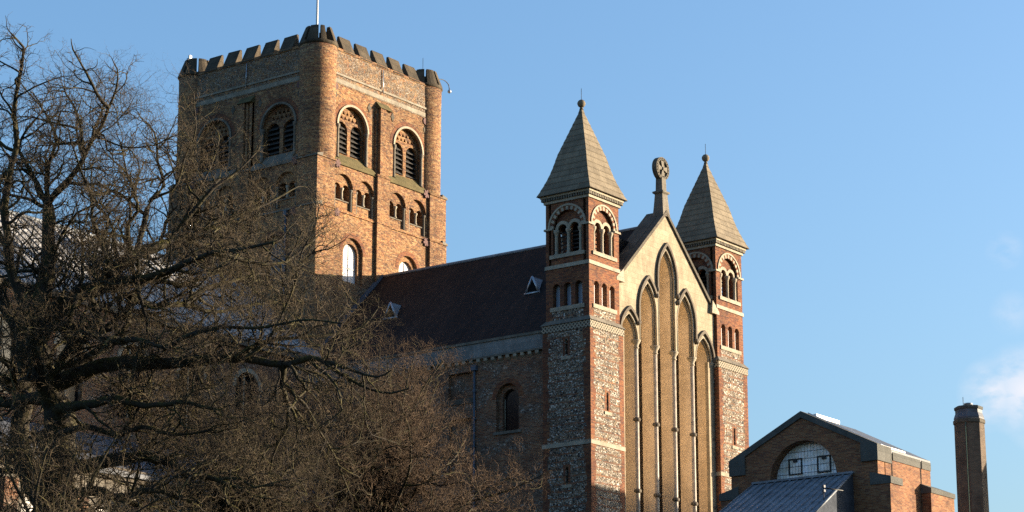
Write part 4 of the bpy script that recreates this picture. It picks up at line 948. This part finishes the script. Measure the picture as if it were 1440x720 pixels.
OAK_LIMBS = [
 (0.756, 0.470, [(0.0,1.36,-0.3),(-0.04,0.79,-0.59),(0.0,0.23,1.57),(-0.09,-0.17,3.08),(-0.0,-0.57,4.59),(-0.05,-0.85,5.67)]),
 (0.439, 0.291, [(-0.05,-0.82,5.56),(-0.34,-1.32,6.14),(-0.52,-1.9,7.04),(-0.67,-2.48,7.92)]),
 (0.204, 0.012, [(-0.67,-2.48,7.92),(-0.99,-2.76,8.65),(-1.3,-3.11,9.62),(-1.39,-3.44,10.51),(-1.43,-3.75,11.34),(-1.31,-4.06,12.16),(-1.07,-4.43,13.19),(-1.1,-4.75,14.07),(-0.86,-5.18,15.35),(-0.78,-5.42,15.91),(-1.04,-5.6,16.23),(-1.18,-5.68,16.35)]),
 (0.293, 0.190, [(-0.67,-2.48,7.92),(-0.47,-2.28,8.76),(-0.35,-2.08,9.55),(-0.33,-1.84,10.21),(-0.48,-1.65,11.07),(-0.6,-1.48,11.98)]),
 (0.092, 0.012, [(-0.6,-1.48,11.98),(-0.89,-1.1,12.12),(-1.35,-0.77,12.42),(-2.01,-0.42,12.67),(-2.78,-0.1,13.05),(-3.15,0.04,13.38)]),
 (0.100, 0.012, [(-0.6,-1.48,11.98),(-0.95,-1.52,12.72),(-1.25,-1.51,13.25),(-1.57,-1.53,13.86),(-1.35,-1.56,14.56),(-0.88,-1.56,15.12),(-1.14,-1.55,15.65),(-1.32,-1.51,15.79)]),
 (0.139, 0.012, [(-0.6,-1.48,11.98),(-0.42,-1.76,12.18),(0.11,-2.1,12.6),(0.51,-2.43,12.97),(0.87,-2.8,13.54),(1.33,-3.19,14.12),(1.59,-3.54,14.58),(1.85,-3.91,15.14),(1.93,-4.27,15.62),(1.76,-4.48,15.94)]),
 (0.075, 0.012, [(0.75,-2.84,13.22),(0.45,-2.51,14.62),(-0.03,-2.06,15.52),(-0.28,-1.82,16.04)]),
 (0.075, 0.012, [(1.7,-4.17,14.38),(1.39,-4.52,14.7),(1.11,-4.92,15.25),(0.74,-5.34,15.87),(0.69,-5.55,16.14)]),
 (0.084, 0.012, [(-0.58,-1.42,11.77),(-0.64,-1.42,13.35),(-0.44,-1.25,14.26),(-0.93,-1.1,15.27),(-1.59,-0.89,16.06),(-1.85,-0.77,16.47)]),
 (0.317, 0.157, [(-0.81,-1.53,8.26),(0.01,-1.36,8.73),(0.63,-1.18,9.17),(1.25,-1.0,9.61),(1.66,-0.84,10.12),(2.07,-0.66,10.56),(2.71,-0.46,10.92),(3.07,-0.21,11.11)]),
 (0.132, 0.034, [(3.07,-0.21,11.11),(3.54,0.49,11.39),(4.14,1.26,11.41),(4.87,1.94,11.78),(5.57,2.68,11.89)]),
 (0.100, 0.012, [(2.04,-1.07,10.46),(2.02,-1.33,10.86),(2.02,-1.62,11.41),(2.34,-1.84,11.69),(2.29,-2.14,12.26),(2.04,-2.45,12.87),(1.89,-2.78,13.59),(1.78,-2.93,13.87)]),
 (0.109, 0.012, [(2.27,-1.12,10.63),(2.45,-1.07,11.56),(2.63,-0.99,12.36),(2.98,-0.82,12.84),(2.75,-0.74,13.68),(2.62,-0.71,14.67),(2.21,-0.53,15.14),(1.99,-0.45,15.46)]),
 (0.109, 0.012, [(1.3,-0.87,9.67),(1.42,-1.42,10.08),(1.26,-2.02,10.67),(1.07,-2.62,11.27),(1.08,-3.22,11.88),(0.87,-3.82,12.46),(0.64,-4.45,13.18),(0.59,-4.78,13.52)]),
 (0.092, 0.012, [(1.75,-0.97,10.06),(1.44,-0.68,10.91),(1.33,-0.32,11.53),(0.97,0.02,12.17),(0.49,0.37,12.83),(0.36,0.63,13.8),(0.46,0.78,14.32)]),
 (0.183, 0.034, [(1.02,-1.75,9.08),(2.05,-2.26,9.34),(2.87,-2.7,9.34),(3.66,-3.17,9.43),(4.31,-3.66,9.6),(5.08,-4.14,9.74),(6.11,-4.58,9.76),(7.01,-5.05,9.86)]),
 (0.183, 0.045, [(0.13,-1.13,6.75),(0.98,-1.0,7.23),(1.83,-0.93,7.94),(2.04,-0.86,8.65),(2.02,-0.73,9.14),(2.39,-0.59,9.58),(2.85,-0.4,9.86),(3.45,-0.12,9.76),(4.34,0.07,10.05)]),
 (0.195, 0.056, [(-0.54,-1.47,8.04),(0.31,-2.08,7.97),(1.17,-2.61,7.62),(1.99,-3.12,7.22),(2.85,-3.72,7.13),(3.69,-4.24,6.75)]),
 (0.171, 0.056, [(1.13,-2.41,7.67),(1.41,-2.89,8.17),(1.27,-3.32,8.51),(1.59,-3.78,8.96)]),
 (0.329, 0.112, [(-0.31,-0.99,6.21),(0.64,-1.42,6.53),(1.8,-1.83,6.78),(3.07,-2.16,6.71),(4.33,-2.51,6.73),(5.68,-2.86,6.76),(7.17,-3.13,6.46)]),
 (0.121, 0.022, [(7.17,-3.13,6.46),(7.51,-3.27,6.52),(8.04,-3.43,6.62),(8.46,-3.52,6.49),(8.73,-3.59,6.27),(9.24,-3.64,5.94),(9.91,-3.68,5.6),(10.54,-3.77,5.47),(11.1,-3.93,5.59)]),
 (0.110, 0.034, [(7.22,-3.12,6.42),(7.15,-2.78,5.93),(7.29,-2.41,5.32),(7.27,-2.07,4.81),(6.92,-1.71,4.23),(6.71,-1.33,3.56)]),
 (0.077, 0.022, [(8.11,-3.18,6.67),(8.8,-3.63,6.4),(9.43,-4.06,6.09),(10.15,-4.5,5.8),(10.6,-5.05,5.92)]),
 (0.066, 0.022, [(7.21,-1.97,6.01),(7.78,-1.59,5.53),(8.21,-1.12,4.72),(8.63,-0.7,4.12),(9.06,-0.17,3.08)]),
 (0.293, 0.067, [(-0.0,-0.45,4.16),(0.65,-0.74,3.77),(1.38,-1.14,3.81),(2.26,-1.53,3.81),(2.97,-1.92,3.84),(3.6,-2.25,3.62),(4.34,-2.52,3.18),(5.15,-2.87,3.04),(6.05,-3.15,2.6)]),
 (0.132, 0.034, [(0.19,-1.61,4.62),(1.02,-1.86,4.8),(2.04,-1.99,4.51),(2.83,-2.26,4.73),(3.85,-2.39,4.44),(4.85,-2.62,4.53)]),
 (0.268, 0.112, [(-0.09,-0.91,5.88),(-1.02,-0.17,6.03),(-1.97,0.6,6.05),(-3.28,1.27,6.43),(-4.38,1.92,6.92)]),
 (0.220, 0.090, [(-0.32,-1.08,6.53),(-0.77,-1.77,6.23),(-1.12,-2.49,6.01),(-1.39,-3.28,6.07),(-2.09,-4.07,6.12)]),
 (0.084, 0.012, [(3.07,-0.21,11.11),(3.55,-0.0,11.88),(3.95,0.15,12.88),(4.32,0.32,13.81),(4.55,0.46,14.85),(4.42,0.59,15.23)]),
 (0.075, 0.012, [(3.07,-0.21,11.11),(4.23,0.44,11.76),(5.42,1.08,12.48),(6.27,1.74,13.1),(7.03,2.39,13.79),(7.32,2.84,13.83)]),
 (0.075, 0.012, [(3.69,-0.4,11.82),(4.53,-0.42,12.89),(5.31,-0.33,13.51),(5.86,-0.24,14.17),(5.97,-0.16,14.38)]),
 (0.088, 0.022, [(5.06,-4.0,9.78),(5.85,-3.22,9.78),(6.87,-2.46,9.82),(7.58,-1.85,10.44),(8.08,-1.25,11.12)]),
 (0.066, 0.017, [(5.94,-3.18,6.65),(6.61,-3.12,7.11),(7.16,-3.21,8.09),(7.5,-3.27,8.98),(7.7,-3.36,9.97),(8.08,-3.38,10.72),(8.18,-3.36,11.27)]),
 (0.039, 0.013, [(7.54,-2.93,9.63),(8.02,-3.03,10.04),(8.51,-3.07,10.16),(8.99,-3.13,10.42)]),
 (0.110, 0.034, [(2.18,-1.7,8.91),(2.91,-0.87,8.88),(3.7,-0.1,9.11),(4.52,0.75,9.03),(5.46,1.47,9.44),(6.43,2.21,9.74)]),
 (0.099, 0.022, [(3.79,-0.68,8.97),(4.34,0.15,9.71),(5.14,1.07,10.18),(5.84,1.98,10.65),(6.45,3.0,10.67)]),
 (0.088, 0.022, [(3.55,-3.26,6.96),(4.46,-3.69,7.31),(5.36,-4.07,7.44),(6.37,-4.39,7.33),(7.37,-4.75,7.4),(8.25,-5.1,7.43),(9.12,-5.4,7.25)]),
 (0.077, 0.022, [(5.72,-3.19,6.69),(6.55,-2.92,7.26),(7.6,-2.56,7.46),(8.67,-2.2,7.65),(9.53,-1.87,7.96),(9.95,-1.62,8.59)]),
 (0.171, 0.056, [(-0.09,-0.68,5.02),(-0.85,-1.22,4.47),(-1.59,-1.77,3.92),(-2.32,-2.43,3.81)]),
 (0.366, 0.179, [(-0.19,1.11,2.14),(-0.99,0.96,3.26),(-1.52,0.76,4.6),(-1.43,0.55,5.94),(-1.35,0.4,7.07),(-1.56,0.25,8.21),(-2.16,0.16,9.12),(-2.88,0.13,9.82)]),
 (0.195, 0.056, [(-0.0,-0.11,2.86),(1.16,-0.91,2.96),(2.27,-1.6,2.63),(3.37,-2.4,2.72),(4.55,-3.07,2.29)]),
 (0.183, 0.045, [(0.14,-1.81,5.37),(1.05,-2.23,5.4),(2.1,-2.68,5.53),(3.04,-3.0,5.2),(4.07,-3.43,5.27),(5.19,-3.77,4.99)]),
 (0.195, 0.056, [(-0.31,-1.02,6.31),(0.37,-0.87,7.72),(1.07,-0.44,8.05),(1.78,-0.13,8.82),(2.39,0.36,8.94)]),
 (0.132, 0.034, [(-0.0,-0.34,3.73),(-0.63,-0.94,3.4),(-1.37,-1.66,3.5),(-2.1,-2.26,3.18)]),
]

bare_tree('oak_tree', 'large bare oak with mossy crooked limbs in front of the nave and tower', (-76.24, -58.31, 7.6), OAK_LIMBS,
          [((-2.2, -2.2, 8.9), (5.6, 5.0, 7.3)), ((2.0, -2.0, 10.0), (4.3, 4.5, 7.2)), ((4.6, -1.5, 9.3), (4.9, 4.5, 5.6)), ((6.8, -1.0, 6.3), (4.9, 4.2, 3.6)), ((5.0, -1.0, 4.0), (6.0, 4.0, 3.2)), ((-1.4, -3.8, 13.9), (3.5, 3.2, 3.2)), ((2.0, -3.4, 13.1), (2.6, 3.0, 2.9)), ((-2.0, -1.5, 3.5), (5.0, 4.0, 3.4))], 11, 'oak_bark', 'oak_twig', 1.07, 1.0, 2.5)

def dome_limbs(h, rad, seed, r0=.16, n=24, fork=.12):
    """trunk and a fan of limbs rising to a dome"""
    rng = random.Random(seed); L = [(r0*1.5, r0, [(0, 0, -.3), (.05, .0, h*fork*.5), (-.05, .05, h*fork)])]
    for i in range(n):
        a = 2*math.pi*i/n+rng.uniform(-.25, .25); e = rng.choice((.08, .25, .45, .65, .85, 1.0)); rr = rad*math.cos(e*1.35)*rng.uniform(.82, 1.0); zz = h*fork+(h*(1-fork))*math.sin(e*1.45)*rng.uniform(.85, .98)
        z0 = h*fork*rng.uniform(.6, 1.0)
        L.append((r0*.6, .018, [(0, 0, z0)]+[(rr*t*math.cos(a+.25*math.sin(3*t+i)), rr*t*math.sin(a+.25*math.sin(3*t+i)), z0+(zz-z0)*t**.8+rng.uniform(-.12, .12)) for t in (.25, .5, .75, 1.0)]))
    return L
for nm, lb, base, h, rad, sd, ds in (
        ('small_bare_tree', 'bare tree with a rounded crown of dense reddish brown twigs before the transept wall', (-57.2, -55.3, 10.6), 8.8, 6.9, 3, 1.13),
        ('small_bare_tree', 'low twiggy brown tree filling the gap between oak and rounded tree', (-63.5, -53.7, 10.0), 7.2, 4.6, 5, 1.08),
        ('small_bare_tree', 'low twiggy tree in front of the oak trunk at the bottom left corner', (-79.6, -61.6, 6.9), 5.0, 4.6, 9, 0.92)):
    bare_tree(nm, lb, base, dome_limbs(h, rad, sd), [((0, 0, h*.45), (rad, rad, h*.56))], sd, 'oak_bark', 'brown_twig' if sd == 3 else 'oak_twig', ds)
